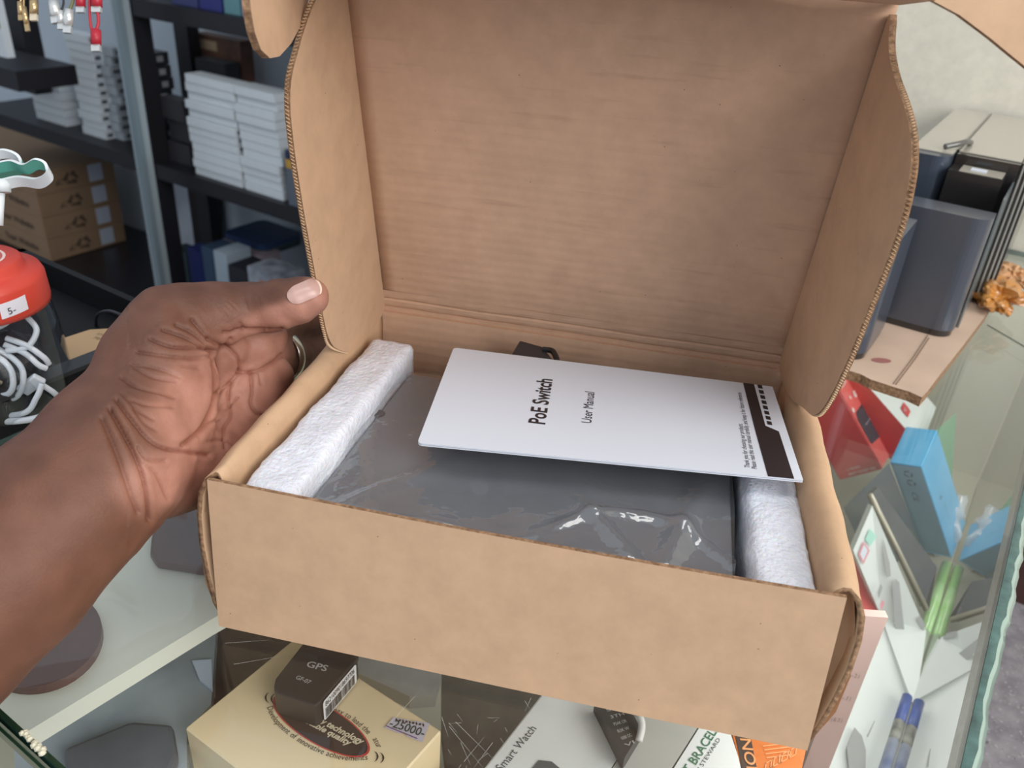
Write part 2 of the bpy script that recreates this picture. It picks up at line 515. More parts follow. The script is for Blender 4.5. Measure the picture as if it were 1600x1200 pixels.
# left ear hangs down from the panel's left edge, slightly rolled
ear = [(390, -60), (389, -20), (392, 15), (398, 50), (408, 78), (422, 91), (437, 88), (455, 68), (470, 40), (481, 5), (492, -30), (500, -60)]
bm = BM()
PA, PN = Vector((.0165, .074, .28)), Vector((1, .22, .05)).normalized()
base = [at_plane(px, py, PA, PN) for px, py in ear]
cx = sum((p for p in base), Vector())/len(base)
top = []
prism(bm, base, PN*-.003, 0, 1)
obj('tuck_ear', bm, [K_OUT, K_EDGE], lid)
ear2 = [(1420, -60), (1455, 0), (1500, 24), (1548, 60), (1582, 88), (1612, 112), (1650, 132), (1700, 140), (1740, 110), (1745, 30), (1700, -60)]
PA2, PN2 = Vector((.268, .085, .293)), Vector((-.35, .9, -.05)).normalized()
bm = BM(); prism(bm, [at_plane(px, py, PA2, PN2) for px, py in ear2], PN2*.003, 0, 1)
obj('tuck_ear', bm, [K_OUT, K_EDGE], lid)

# ------------------------------------------------------------------ foam pads
def foam(name, x0, x1, y0, y1, z0, z1, seed, label, skew=(0, 0, 0, 0)):
    rnd = random.Random(seed)
    bm = BM(); boxw(bm, x0, x1, y0, y1, z0, z1)
    bmesh.ops.subdivide_edges(bm, edges=[e for e in bm.edges if abs((e.verts[0].co-e.verts[1].co).y) > .05], cuts=46, use_grid_fill=True)
    bmesh.ops.subdivide_edges(bm, edges=[e for e in bm.edges if abs((e.verts[0].co-e.verts[1].co).x) > .02], cuts=9, use_grid_fill=True)
    bmesh.ops.subdivide_edges(bm, edges=[e for e in bm.edges if abs((e.verts[0].co-e.verts[1].co).z) > .02], cuts=12, use_grid_fill=True)
    c = Vector(((x0+x1)/2, (y0+y1)/2, (z0+z1)/2)); hx, hy, hz = (x1-x0)/2, (y1-y0)/2, (z1-z0)/2
    r = .0055
    for v in bm.verts:
        p = v.co-c
        q = Vector((max(-hx+r, min(hx-r, p.x)), max(-hy+r, min(hy-r, p.y)), max(-hz+r, min(hz-r, p.z))))
        d = p-q
        if d.length > 1e-6: v.co = c+q+d.normalized()*min(d.length, r)
        nrm = d.normalized() if d.length > 1e-6 else Vector()
        v.co += nrm*(rnd.uniform(-.00045, .00035) + .0006*math.sin(p.y*130+seed)*math.sin(p.x*150+p.z*120))
        t = (v.co.y-y0)/(y1-y0); w_ = (v.co.x-x0)/(x1-x0); v.co.x += (skew[0]*(1-w_)+skew[2]*w_)*(1-t)+(skew[1]*(1-w_)+skew[3]*w_)*t
    o = obj(name, bm, FOAM, smooth=True)
    return tag(o, label, 'foam pad')
foam('foam_pad', .0145, .0455, .0195, .184, .0045, .0735, 3, 'long white foam pad along the left wall inside the open box', skew=(-.0070, 0, -.0102, -.0026))
foam('foam_pad', .2395, .2672, .0195, .19, .0045, .0695, 9, 'white foam pad along the right wall inside the box, partly under the manual', skew=(.0044, 0, .0050, 0))

# ------------------------------------------------------------------ PoE switch in a clear bag
sw = thing('network_switch', 'dark grey metal network switch between two white foam pads, sealed in clear plastic', 'network switch')
bm = BM(); hexa(bm, [Vector(p) for p in ((.0362, .028, .012), (.2375, .028, .012), (.2375, .168, .012), (.0438, .168, .012), (.0362, .028, .06), (.2375, .028, .06), (.2375, .168, .06), (.0438, .168, .06))]); bevel(bm, .0022, 2)
obj('case', bm, SWITCH, sw)
c = at_z(592, 646, .0603)
bm = BM(); lathe(bm, [(0, 0), (.0036, 0), (.0036, .0002), (.0030, .0004), (0, .0002)], c, 24); obj('screw_hole', bm, mat('hole_grey', (50, 50, 56), .4), sw, label='small dark round hole')
bm = BM(); boxw(bm, .0485, .2365, .0281, .029, .0585, .0592)
# clear wrinkled bag over it
def bagz(x, y):
    z = .0625+.0012*math.sin(x*70+y*40)+.001*math.sin(x*33-y*95+1)+.0006*math.sin(x*170+y*60)
    z += .0055*math.exp(-((x-.212-(y-.05)*.25)/.006)**2)*math.exp(-((y-.06)/.035)**2)
    z += .004*math.exp(-((x-.195+(y-.03)*.9)/.005)**2)*math.exp(-((y-.045)/.02)**2)
    z += .0035*math.exp(-((y-.043-.02*math.sin(x*40))/.0035)**2)*(1 if x > .14 else 0)*min(1, max(0, (x-.14)/.03))
    z += .003*math.exp(-((x-.085-(y-.1)*.35)/.005)**2)*math.exp(-((y-.13)/.03)**2)
    z += .0025*math.exp(-((x-.075-(y-.05)*.8)/.006)**2)*math.exp(-((y-.05)/.03)**2)
    if y < .030: z -= (.030-y)*2.2
    if y > .168: z -= (y-.168)*.55
    return max(.012, z)
bm = BM(); nx, ny = 120, 90
X0, X1, Y0, Y1 = .0440, .2378, .0215, .2045
G = [[bm.verts.new((X0+(X1-X0)*i/nx, Y0+(Y1-Y0)*j/ny, bagz(X0+(X1-X0)*i/nx, Y0+(Y1-Y0)*j/ny))) for j in range(ny+1)] for i in range(nx+1)]
for i in range(nx+1):
    for j in range(ny+1):
        v = G[i][j]; v.co.x -= .0085*max(0, (.17-v.co.y)/.14)*(1-i/nx)
for i in range(nx):
    for j in range(ny): bm.faces.new((G[i][j], G[i+1][j], G[i+1][j+1], G[i][j+1]))
BAG = clearmat('clear_plastic_film', ior=1.6, rough=.07, extra=.06, bump=.35, bscale=45, haze=.035)
obj('plastic_bag', bm, BAG, sw, smooth=True, label='crinkled clear plastic bag')
bm = BM()
for a, b, h in (((500, 750), (538, 751), .0628), ((1040, 846), (1082, 838), .067)):
    pass
bm.free()

# black power adapter tucked behind the manual
pa = thing('power_adapter', 'black plastic power adapter tucked behind the manual at the back of the box', 'power adapter')
bm = BM()
P0 = at_z(797, 552, .076)
q = [at_z(x, y, .079) for x, y in ((797, 556), (812, 531), (848, 541), (868, 566), (868, 590), (800, 575))]
prism(bm, q, Vector((0, 0, -.045))); bevel(bm, .0012, 2)
obj('adapter_body', bm, mat('adapter_black', (52, 50, 54), .5), pa)
bm = BM(); tube(bm, spline([at_z(848, 546, .0795), at_z(862, 548, .0800), at_z(868, 556, .0795), at_z(872, 570, .078)], 6), .0018); obj('cable', bm, DARKPLASTIC, pa)

# ------------------------------------------------------------------ user manual
man = thing('user_manual', 'white PoE Switch user manual booklet lying inside the open box', 'booklet')
ZM = .0815
A0 = at_z(652, 692, ZM); A1 = at_z(1255, 750, ZM); A3 = at_z(709, 543, ZM); A2 = at_z(1207, 604, ZM)
def MP(a, b, dz=0.0):
    """a along the booklet 0..1, b across 0..1"""
    p = (A0*(1-a)+A1*a)*(1-b)+(A3*(1-a)+A2*a)*b
    return p+Vector((0, 0, dz))
bm = BM()
def corner_pts(z):
    r = .02; out = []
    for (a, b, sa, sb) in ((0, 0, 1, 1), (1, 0, -1, 1), (1, 1, -1, -1), (0, 1, 1, -1)):
        rr = r if a == 0 else .002
        ang = [(0, 1), (.3, .3), (1, 0)] if (sa*sb > 0) else [(1, 0), (.3, .3), (0, 1)]
        for (k1, k2) in ang: out.append(MP(a+sa*rr*k1*.55, b+sb*rr*k2, z))
    return out
prism(bm, corner_pts(-.0016), Vector((0, 0, .0006)))
prism(bm, corner_pts(-.0007), Vector((0, 0, .0007)))
obj('pages', bm, WHITE, man)
aX = (A1-A0).normalized(); aY = (A3-A0).normalized()
up = -aX                      # tops of the letters point left
BLK = mat('manual_black', (44, 36, 38), .45)
Z1 = .0002
def mpt(px, py): return at_z(px, py, ZM+Z1)
decal('black_band', [mpt(*p) for p in ((1161, 598), (1178, 600), (1196, 665), (1217, 674), (1241, 748), (1200, 744), (1180, 672))], BLK, man)
dash = [((1181.5, 600.5+i*9.2), i) for i in range(8)]
bm = BM()
for i in range(8):
    t0 = i/8+.01; t1 = t0+.085
    a, b = (1183, 600), (1200, 665)
    def L2(t, off): return mpt(a[0]+(b[0]-a[0])*t+off, a[1]+(b[1]-a[1])*t)
    bm.faces.new([bm.verts.new(p) for p in (L2(t0, 0), L2(t0+.02, 7), L2(t1+.02, 7), L2(t1, 0))])
obj('dashed_line', bm, BLK, man)
o1 = mpt(851, 664)
lettering('title_lettering', 'PoE Switch', o1, mpt(863, 593)-o1, up, .0090, BLK, man, width=(mpt(863, 593)-o1).length, bold=.02)
o1 = mpt(924, 662)
lettering('subtitle_lettering', 'User Manual', o1, mpt(929, 613)-o1, up, .0056, BLK, man, width=(mpt(929, 613)-o1).length)
bm = BM()
o1 = mpt(1172, 731); text_bm(bm, 'Thank you for choosing our products.', o1, mpt(1160, 662)-o1, up, .0027, width=(mpt(1160, 662)-o1).length)
o1 = mpt(1183, 733); text_bm(bm, 'Please read this user manual carefully, and keep it for future reference.', o1, mpt(1158, 613)-o1, up, .0027, width=(mpt(1158, 613)-o1).length)
obj('small_print', bm, BLK, man)
# ------------------------------------------------------------------ the hand and forearm (one continuous surface)
def surface_nets(F, org, hstep):
    """naive surface nets: F < 0 inside"""
    nx, ny, nz = F.shape
    ins = F < 0
    cell = np.zeros((nx-1, ny-1, nz-1), bool)
    cnt = np.zeros((nx-1, ny-1, nz-1)); acc = np.zeros((nx-1, ny-1, nz-1, 3))
    cor = [(i, j, k) for i in (0, 1) for j in (0, 1) for k in (0, 1)]
    sl = lambda c: F[c[0]:nx-1+c[0], c[1]:ny-1+c[1], c[2]:nz-1+c[2]]
    for a in cor:
        for ax in range(3):
            if a[ax] == 0:
                b = list(a); b[ax] = 1
                fa, fb = sl(a), sl(b)
                x = (fa < 0) != (fb < 0)
                t = np.where(x, fa/np.where(x, fa-fb, 1), 0)
                p = np.zeros(fa.shape+(3,)); 
                for q in range(3): p[..., q] = a[q]
                p[..., ax] += t
                acc += p*x[..., None]; cnt += x
    cell = cnt > 0
    idx = -np.ones(cell.shape, int); idx[cell] = np.arange(cell.sum())
    ijk = np.argwhere(cell)
    verts = (ijk + acc[cell]/cnt[cell][:, None])*hstep + np.array(org)
    faces = []
    for ax in range(3):
        b, c = (ax+1) % 3, (ax+2) % 3
        s0 = [slice(None)]*3; s1 = [slice(None)]*3
        s0[ax] = slice(0, -1); s1[ax] = slice(1, None)
        ch = ins[tuple(s0)] != ins[tuple(s1)]
        pts = np.argwhere(ch)
        ok = (pts[:, b] > 0) & (pts[:, c] > 0) & (pts[:, b] < cell.shape[b]) & (pts[:, c] < cell.shape[c]) & (pts[:, ax] < cell.shape[ax])
        pts = pts[ok]
        flip = ins[tuple(pts.T)]
        q = []
        for db, dc in ((-1, -1), (0, -1), (0, 0), (-1, 0)):
            p = pts.copy(); p[:, b] += db; p[:, c] += dc
            q.append(idx[tuple(p.T)])
        q = np.stack(q, 1)
        q[~flip] = q[~flip][:, ::-1]
        faces.append(q[(q >= 0).all(1)])
    return verts, np.concatenate(faces)

def P3(px, py, dep): return np.array(at(px, py, dep))
def RR(px, dep): return px*dep/FPX

prims = []   # (a, b, ra, rb, k)
def cone(chain, k):
    for (p, q) in zip(chain, chain[1:]):
        prims.append((P3(*p[:3]), P3(*q[:3]), RR(p[3], p[2]), RR(q[3], q[2]), k))
def ball(px, py, dep, r, k): prims.append((P3(px, py, dep), P3(px, py, dep), RR(r, dep), RR(r, dep), k))

# forearm and wrist
cone([(-260, 1120, .330, 158), (-120, 990, .342, 152), (0, 888, .356, 138), (100, 792, .372, 121), (165, 735, .385, 108)], .010)
cone([(165, 735, .385, 106), (190, 700, .395, 100), (215, 670, .405, 92)], .012)
ball(150, 685, .395, 72, .014)
# back of the hand towards the thumb joint
cone([(196, 640, .405, 72), (232, 560, .418, 62), (262, 508, .428, 54)], .012)
# thumb
cone([(262, 506, .428, 55), (312, 497, .436, 48), (352, 488, .441, 43)], .010)
cone([(352, 488, .441, 42), (398, 480, .446, 37)], .006)
cone([(398, 480, .445, 37), (440, 475, .443, 36.5), (470, 468, .441, 34), (485, 463, .4405, 29)], .004)
# thenar eminence
ball(250, 578, .421, 72, .012); ball(272, 625, .419, 64, .008); ball(262, 672, .415, 66, .008); ball(222, 712, .405, 70, .010)
ball(296, 600, .425, 42, .006)
# heel of the hand below the thumb and the little finger side
ball(258, 752, .412, 56, .008); ball(296, 742, .424, 50, .010); ball(330, 722, .440, 50, .012)
# palm plate
ball(318, 560, .462, 58, .008)
cone([(330, 700, .455, 62), (372, 650, .478, 60), (400, 600, .492, 55)], .010)
cone([(340, 620, .475, 55), (372, 585, .480, 52)], .010)
ball(352, 545, .456, 34, .004)
# pads at the roots of the fingers
ball(392, 540, .474, 41, .004); ball(418, 528, .484, 31, .004)
ball(408, 610, .485, 40, .0035); ball(428, 588, .492, 30, .004)
ball(384, 664, .478, 36, .0035); ball(350, 715, .462, 34, .004)
# fingers running behind the box corner
def finger(chain, k=.005): cone(chain, k)
finger([(408, 520, .502, 34), (440, 506, .535, 30), (485, 494, .566, 27), (540, 486, .590, 24)])           # index
finger([(420, 556, .512, 36), (448, 557, .548, 35), (488, 545, .582, 33), (540, 536, .605, 29), (572, 540, .618, 25)])   # ring carrier
finger([(410, 610, .512, 34), (440, 612, .550, 31), (480, 600, .585, 29), (530, 590, .610, 26)])
finger([(385, 665, .500, 32), (415, 668, .535, 28), (450, 655, .570, 25), (485, 645, .590, 22)])

allp = np.array([p for pr in prims for p in pr[:2]]); rmax = np.array([max(pr[2], pr[3]) for pr in prims for _ in (0, 1)])
lo = (allp-rmax[:, None]).min(0)-.006; hi = (allp+rmax[:, None]).max(0)+.006
HS = .00135
dims = np.ceil((hi-lo)/HS).astype(int)+1
F = np.full(dims, .03, np.float32)
for (a, b, ra, rb, k) in prims:
    R0 = max(ra, rb)+.016
    mn = np.minimum(a, b)-R0; mxx = np.maximum(a, b)+R0
    i0 = np.maximum(0, ((mn-lo)/HS).astype(int)); i1 = np.minimum(dims, ((mxx-lo)/HS).astype(int)+2)
    gx, gy, gz = [lo[q]+HS*np.arange(i0[q], i1[q]) for q in range(3)]
    X = np.stack(np.meshgrid(gx, gy, gz, indexing='ij'), -1)
    ab = b-a; L2_ = ab@ab
    t = np.clip(((X-a)@ab)/L2_, 0, 1) if L2_ > 1e-12 else np.zeros(X.shape[:3])
    d = np.linalg.norm(X-a-t[..., None]*ab, axis=-1)-(ra+(rb-ra)*t)
    sub = F[i0[0]:i1[0], i0[1]:i1[1], i0[2]:i1[2]]
    h = np.clip(.5+.5*(sub-d)/k, 0, 1)
    F[i0[0]:i1[0], i0[1]:i1[1], i0[2]:i1[2]] = sub*(1-h)+d*h-k*h*(1-h)
hv, hf = surface_nets(F, lo, HS)
del F

def laplace(v, f, it, lam=.5):
    e = np.concatenate([f[:, [0, 1]], f[:, [1, 2]], f[:, [2, 3]], f[:, [3, 0]]])
    e = np.concatenate([e, e[:, ::-1]])
    n = len(v); deg = np.bincount(e[:, 0], minlength=n)[:, None].clip(1)
    for _ in range(it):
        s = np.stack([np.bincount(e[:, 0], weights=v[e[:, 1], c], minlength=n) for c in range(3)], 1)
        v = v+lam*(s/deg-v)
    return v
def vnormals(v, f):
    fn = np.cross(v[f[:, 2]]-v[f[:, 0]], v[f[:, 3]]-v[f[:, 1]])
    n = np.zeros_like(v)
    for c in range(4):
        for q in range(3): n[:, q] += np.bincount(f[:, c], weights=fn[:, q], minlength=len(v))
    return n/np.linalg.norm(n, axis=1)[:, None].clip(1e-12)
hv = laplace(hv, hf, 5)
# one subdivision for the skin creases (by Blender, on the visible palm only would tear the mesh, so everywhere)
me = bpy.data.meshes.new('h'); me.from_pydata(hv.tolist(), [], hf.tolist()); me.update()
ho = bpy.data.objects.new('h', me); COL.objects.link(ho)
md = ho.modifiers.new('s', 'SUBSURF'); md.levels = 1; md.render_levels = 1
bpy.context.view_layer.update()
me2 = bpy.data.meshes.new_from_object(ho.evaluated_get(bpy.context.evaluated_depsgraph_get()))
bpy.data.objects.remove(ho); bpy.data.meshes.remove(me)
nvv = len(me2.vertices); hv = np.empty(nvv*3); me2.vertices.foreach_get('co', hv); hv = hv.reshape(-1, 3)
nf = len(me2.polygons); hf = np.empty(nf*4, int); me2.polygons.foreach_get('vertices', hf); hf = hf.reshape(-1, 4)
hn = vnormals(hv, hf)
Rm = np.array(ROT); q = (hv-np.array(CAM))@Rm.T
PX = 800+FPX*q[:, 0]/q[:, 2]; PY = 600+FPX*q[:, 1]/q[:, 2]; DEP = q[:, 2]
facing = ((hv-np.array(CAM))*hn).sum(1) < 0
def seg_dist(px, py, pl):
    best = np.full(px.shape, 1e9)
    for (a, b) in zip(pl, pl[1:]):
        ax, ay = a; dx, dy = b[0]-ax, b[1]-ay
        t = np.clip(((px-ax)*dx+(py-ay)*dy)/(dx*dx+dy*dy+1e-9), 0, 1)
        best = np.minimum(best, np.hypot(px-ax-t*dx, py-ay-t*dy))
    return best
disp = np.zeros(nvv)
creases = [  # (polyline over the skin, depth mm, half width px)
    ([(255, 515), (290, 528), (318, 545), (330, 555)], 1.6, 4), ([(275, 508), (300, 520), (320, 538), (328, 548)], 1.6, 4),
    ([(300, 500), (312, 515), (325, 530)], 1.3, 4), ([(235, 530), (270, 542), (320, 545), (333, 550)], 1.5, 4),
    ([(330, 548), (345, 545), (360, 530)], 1.6, 5), ([(330, 556), (337, 590), (335, 625), (325, 655), (305, 680), (285, 695)], 2.2, 6),
    ([(215, 550), (260, 557), (300, 560), (325, 558)], 1.1, 4), ([(205, 570), (245, 576), (280, 590)], .9, 4),
    ([(210, 575), (240, 590), (275, 596)], 1.0, 4), ([(190, 590), (215, 605), (255, 615), (272, 620)], 1.3, 4),
    ([(205, 625), (230, 633), (270, 636)], 1.0, 4), ([(190, 615), (215, 640), (240, 655)], .9, 4),
    ([(210, 640), (225, 660), (245, 672)], .8, 4), ([(285, 572), (310, 575)], .7, 4),
    ([(182, 625), (205, 655), (230, 685), (255, 700), (290, 706), (325, 711)], 1.8, 4.5),
    ([(172, 640), (195, 680), (215, 720), (228, 765), (233, 812)], 2.2, 5), ([(160, 655), (185, 715), (200, 760), (215, 800)], 1.2, 6),
    ([(215, 700), (230, 718), (258, 720)], 1.0, 4), ([(225, 725), (245, 742), (262, 780)], .8, 4),
    ([(325, 530), (345, 540), (358, 545), (372, 560), (374, 580)], 1.6, 4), ([(350, 520), (362, 520), (378, 515), (420, 516), (440, 514)], 1.8, 5),
    ([(372, 582), (400, 580), (425, 568), (440, 555)], 1.7, 4.5), ([(374, 580), (362, 595), (345, 610), (335, 622)], 1.5, 4),
    ([(392, 583), (394, 610), (392, 630), (402, 645), (415, 650)], 1.5, 4), ([(405, 585), (408, 600)], .9, 3),
    ([(360, 600), (356, 620), (360, 650), (350, 670), (352, 700)], 1.3, 4), ([(352, 640), (372, 620)], .8, 3),
    ([(325, 690), (352, 688), (368, 700)], 1.0, 4), ([(310, 682), (325, 665), (340, 655)], 1.0, 4),
    ([(379, 456), (387, 484)], .35, 2.5), ([(404, 466), (406, 476)], .2, 2.5), ([(352, 476), (366, 490)], .3, 2.2), ([(342, 480), (356, 497)], .3, 2.2), ([(358, 472), (372, 486)], .25, 2.2),
    ([(375, 505), (382, 515)], 1.0, 4),
]
vis = facing & (DEP < .53)
for pl, dmm, wpx in creases:
    sp = [(p.x, p.y) for p in spline([(x, y, 0) for x, y in pl], 5)]
    d = seg_dist(PX, PY, sp)
    disp -= np.where(vis, dmm*.001*np.exp(-(d/(wpx*.62))**2)*.85, 0)
    disp += np.where(vis, dmm*.00028*np.exp(-((d-2.0*wpx)/wpx)**2)*.6, 0)
# fine skin relief: gentle lumps over the palm
disp += .00035*np.sin(hv[:, 0]*310+hv[:, 2]*270)*np.sin(hv[:, 1]*290+1.3)*(PX > 200)
hv = hv+hn*disp[:, None]
me2.vertices.foreach_set('co', hv.reshape(-1)); me2.update()
# pigmentation: palmar skin pink, outer side of the forearm and thumb brown (a property of the skin itself)
def blob(cx, cy, rx, ry, ang=0, soft=.35):
    c, s = math.cos(ang), math.sin(ang)
    x, y = PX-cx, PY-cy
    u, v = (x*c+y*s)/rx, (-x*s+y*c)/ry
    return 1/(1+np.exp((np.hypot(u, v)-1)/soft*2))
pal = np.zeros(nvv)
for args in ((300, 640, 60, 80, 0.2), (265, 745, 75, 45, -.4), (350, 640, 95, 95, 0), (395, 560, 62, 48, 0), (450, 490, 75, 20, -.28), (500, 458, 22, 36, 0), (330, 715, 60, 45, 0)):
    pal = np.maximum(pal, blob(*args))
pal *= 1/(1+np.exp(-(DEP*0+1)*4))
edge = np.clip(((hv-np.array(CAM))/np.linalg.norm(hv-np.array(CAM), axis=1)[:, None]*-hn).sum(1), 0, 1)
pal = np.where(DEP < .545, pal, pal*.3)
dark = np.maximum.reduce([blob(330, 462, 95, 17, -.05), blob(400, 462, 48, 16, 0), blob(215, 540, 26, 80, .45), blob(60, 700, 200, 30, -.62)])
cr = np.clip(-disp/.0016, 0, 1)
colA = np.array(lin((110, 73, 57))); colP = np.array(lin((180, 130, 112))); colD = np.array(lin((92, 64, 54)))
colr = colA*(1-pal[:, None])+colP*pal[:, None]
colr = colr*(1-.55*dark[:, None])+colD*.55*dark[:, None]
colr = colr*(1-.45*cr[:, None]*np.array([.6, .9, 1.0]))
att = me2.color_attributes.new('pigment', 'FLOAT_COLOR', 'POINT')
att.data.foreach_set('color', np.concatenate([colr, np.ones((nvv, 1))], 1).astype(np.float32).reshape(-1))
for p in me2.polygons: p.use_smooth = True
skin = bpy.data.materials.new('skin'); skin.use_nodes = True
nt = skin.node_tree; b = nt.nodes['Principled BSDF']; L = nt.links.new
an = nt.nodes.new('ShaderNodeAttribute'); an.attribute_name = 'pigment'
tc = nt.nodes.new('ShaderNodeTexCoord'); nz = nt.nodes.new('ShaderNodeTexNoise'); nz.inputs['Scale'].default_value = 60; nz.inputs['Detail'].default_value = 5
L(tc.outputs['Object'], nz.inputs['Vector'])
rp = nt.nodes.new('ShaderNodeValToRGB'); rp.color_ramp.elements[0].color = (.80, .76, .74, 1); rp.color_ramp.elements[1].color = (1.12, 1.1, 1.1, 1)
rp.color_ramp.elements[0].position = .3; rp.color_ramp.elements[1].position = .7
L(nz.outputs['Fac'], rp.inputs['Fac'])
mm = nt.nodes.new('ShaderNodeMix'); mm.data_type = 'RGBA'; mm.blend_type = 'MULTIPLY'; mm.inputs[0].default_value = 1
L(an.outputs['Color'], mm.inputs[6]); L(rp.outputs['Color'], mm.inputs[7]); L(mm.outputs[2], b.inputs['Base Color'])
b.inputs['Roughness'].default_value = .50; b.inputs['Specular IOR Level'].default_value = .30
b.inputs['Subsurface Weight'].default_value = .12; b.inputs['Subsurface Radius'].default_value = (.012, .004, .002); b.inputs['Subsurface Scale'].default_value = .25
vz = nt.nodes.new('ShaderNodeTexVoronoi'); vz.inputs['Scale'].default_value = 900; L(tc.outputs['Object'], vz.inputs['Vector'])
n3 = nt.nodes.new('ShaderNodeTexNoise'); n3.inputs['Scale'].default_value = 240; n3.inputs['Detail'].default_value = 4; L(tc.outputs['Object'], n3.inputs['Vector'])
b1 = nt.nodes.new('ShaderNodeBump'); b1.inputs['Distance'].default_value = .0002; b1.inputs['Strength'].default_value = .35; L(vz.outputs['Distance'], b1.inputs['Height'])
b2 = nt.nodes.new('ShaderNodeBump'); b2.inputs['Distance'].default_value = .0006; b2.inputs['Strength'].default_value = .35; L(n3.outputs['Fac'], b2.inputs['Height']); L(b1.outputs['Normal'], b2.inputs['Normal'])
L(b2.outputs['Normal'], b.inputs['Normal'])
me2.name = 'person'; me2.materials.clear(); me2.materials.append(skin)
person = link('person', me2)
tag(person, 'person with bare left forearm, palm open, thumb gripping the left lid flap', 'person')

# thumb nail, laid on the skin (curved plate)
from mathutils.bvhtree import BVHTree
bv = BVHTree.FromPolygons([Vector(v) for v in hv], hf.tolist())
def on_skin(px, py, lift=0.0):
    d = ray(px, py).normalized(); h = bv.ray_cast(CAM, d)
    if h[0] is None: return at(px, py, .45), -d
    return h[0]+h[1]*lift, h[1]
bm = BM()
nn_, mm_ = 16, 10
rows = []
# nail quad in the picture of the thumb: base left, free edge right
for i in range(nn_+1):
    s = i/nn_
    r = []
    for j in range(mm_+1):
        t = j/mm_*2-1
        cxp = 453+(497-453)*s; cyp = 465+(446-465)*s
        hw = 15.0*(1-.35*(1-min(1, s*3.2))**2)*(1-.10*max(0, s-.8)*5)
        shear = 3.5*t
        ex = .0*(1-t*t)+(5*(1-t*t) if s > .9 else 0)-(4*(1-t*t) if s < .08 else 0)
        px_ = cxp+hw*t*.36+ex; py_ = cyp+hw*t*.93
        p, nrm = on_skin(px_, py_)
        lift = .0013*(1-.45*t*t)-(.0004 if s < .1 else 0)
        r.append(bm.verts.new(p-ray(px_, py_).normalized()*lift))
    rows.append(r)
for a, c2 in zip(rows, rows[1:]):
    for j in range(mm_):
        f = bm.faces.new((a[j], c2[j], c2[j+1], a[j+1]))
        f.material_index = 1 if a is rows[-2] else 0
for _ in range(2): bmesh.ops.smooth_vert(bm, verts=bm.verts[:], factor=.5)
obj('thumbnail', bm, [mat('nail', (198, 160, 149), .28, spec=.5), mat('nail_edge', (238, 214, 196), .4)], person, smooth=True, label='pale pink thumbnail')

# finger ring
def torus_ring(c, axis, r, w, th, m, parent, name, label):
    axis = axis.normalized(); u = axis.orthogonal().normalized(); v = axis.cross(u)
    bm = BM(); seg = 48; R_ = []
    prof = [(-w/2, 0), (-w/2, th*.7), (-w/4, th), (w/4, th), (w/2, th*.7), (w/2, 0)]
    for k in range(seg):
        a = 2*PI*k/seg; d = u*math.cos(a)+v*math.sin(a)
        R_.append([bm.verts.new(c+axis*x+d*(r+y)) for x, y in prof])
    for k in range(seg):
        A, B = R_[k], R_[(k+1) % seg]
        for j in range(len(prof)): bm.faces.new((A[j], A[(j+1) % len(prof)], B[(j+1) % len(prof)], B[j]))
    return obj(name, bm, m, parent, smooth=True, label=label)
cA, cB = Vector(P3(448, 557, .548)), Vector(P3(488, 545, .582))
torus_ring(Vector(P3(433, 557, .530)), (cB-cA), RR(41.0, .53), .0075, .0020, mat('silver', (205, 200, 190), .22, metal=1.0), person, 'finger_ring', 'plain silver ring on a finger')
# ------------------------------------------------------------------ display case (glass counter)
UE = 0.3135                 # customer-side pane
ZS = -0.300                 # display shelf
GLASS = clearmat('counter_glass', tint=(.988, .997, .991), ior=1.5, extra=.004)
GEDGE = mat('green_glass_edge', (74, 112, 108), .18, rgb2=(44, 74, 74), vscale=90, spec=.6, coat=.5)
case = thing('display_case', 'glass-topped display case the open box stands on, chipped green glass edge', 'display case', V(UE, -.089, -.95), TH)
bm = BM()
boxuv(bm, -.235, UE+.004, -.089, .93, -.0062, -.0002)
for f in bm.faces:
    if abs(f.normal.z) < .5: f.material_index = 1
bm.normal_update()
for f in bm.faces: f.material_index = 0 if abs(f.normal.z) > .5 else 1
obj('glass_top', bm, [GLASS, GEDGE], case)
# wavy chipped edge strip
bm = BM(); rr = random.Random(4); prev = None
for i in range(161):
    v = -.089+1.019*i/160
    a = .0009*math.sin(v*47+2*math.sin(v*9))+.0006*math.sin(v*118+1)+.0005*math.sin(v*301)+rr.uniform(-.0003, .0003)
    cur = [V(UE+.0042, v, -.0062), V(UE+.0092+a, v, -.0066), V(UE+.0118+a*.7, v, -.0035), V(UE+.0084+a*.8, v, .0001), V(UE+.0042, v, -.0002)]
    cur = [bm.verts.new(p) for p in cur]
    if prev:
        for j in range(4): bm.faces.new((prev[j], cur[j], cur[j+1], prev[j+1])).material_index = 0 if j != 2 else 1
    prev = cur
obj('chipped_edge', bm, [GEDGE, mat('pale_glass_edge', (150, 172, 160), .2, coat=.5)], case, smooth=True)
bm = BM(); boxuv(bm, UE, UE+.005, -.089, .93, -.90, -.0066)
PANE = clearmat('front_pane_glass', tint=(.985, .995, .99), ior=1.55, extra=.22)
obj('front_pane', bm, PANE, case)
bm = BM(); boxuv(bm, -.235, UE-.0005, -.40, .925, ZS-.006, ZS)
obj('shelf_board', bm, mat('case_shelf', (176, 174, 158), .35), case)
bm = BM(); boxuv(bm, -.235, UE-.0005, .925, .935, -.90, -.0066)
obj('end_panel', bm, mat('case_end', (190, 188, 172), .6), case)
bm = BM(); boxuv(bm, -.235, UE+.006, -.40, .93, -.95, -.90)
obj('plinth', bm, mat('dark_wood', (70, 44, 38), .5, var=.2, vscale=12), case)
bm = BM(); boxuv(bm, -.235, -.231, -.40, .925, -.90, -.0075)
obj('back_panel', bm, mat('case_inside', (170, 170, 156), .7), case)
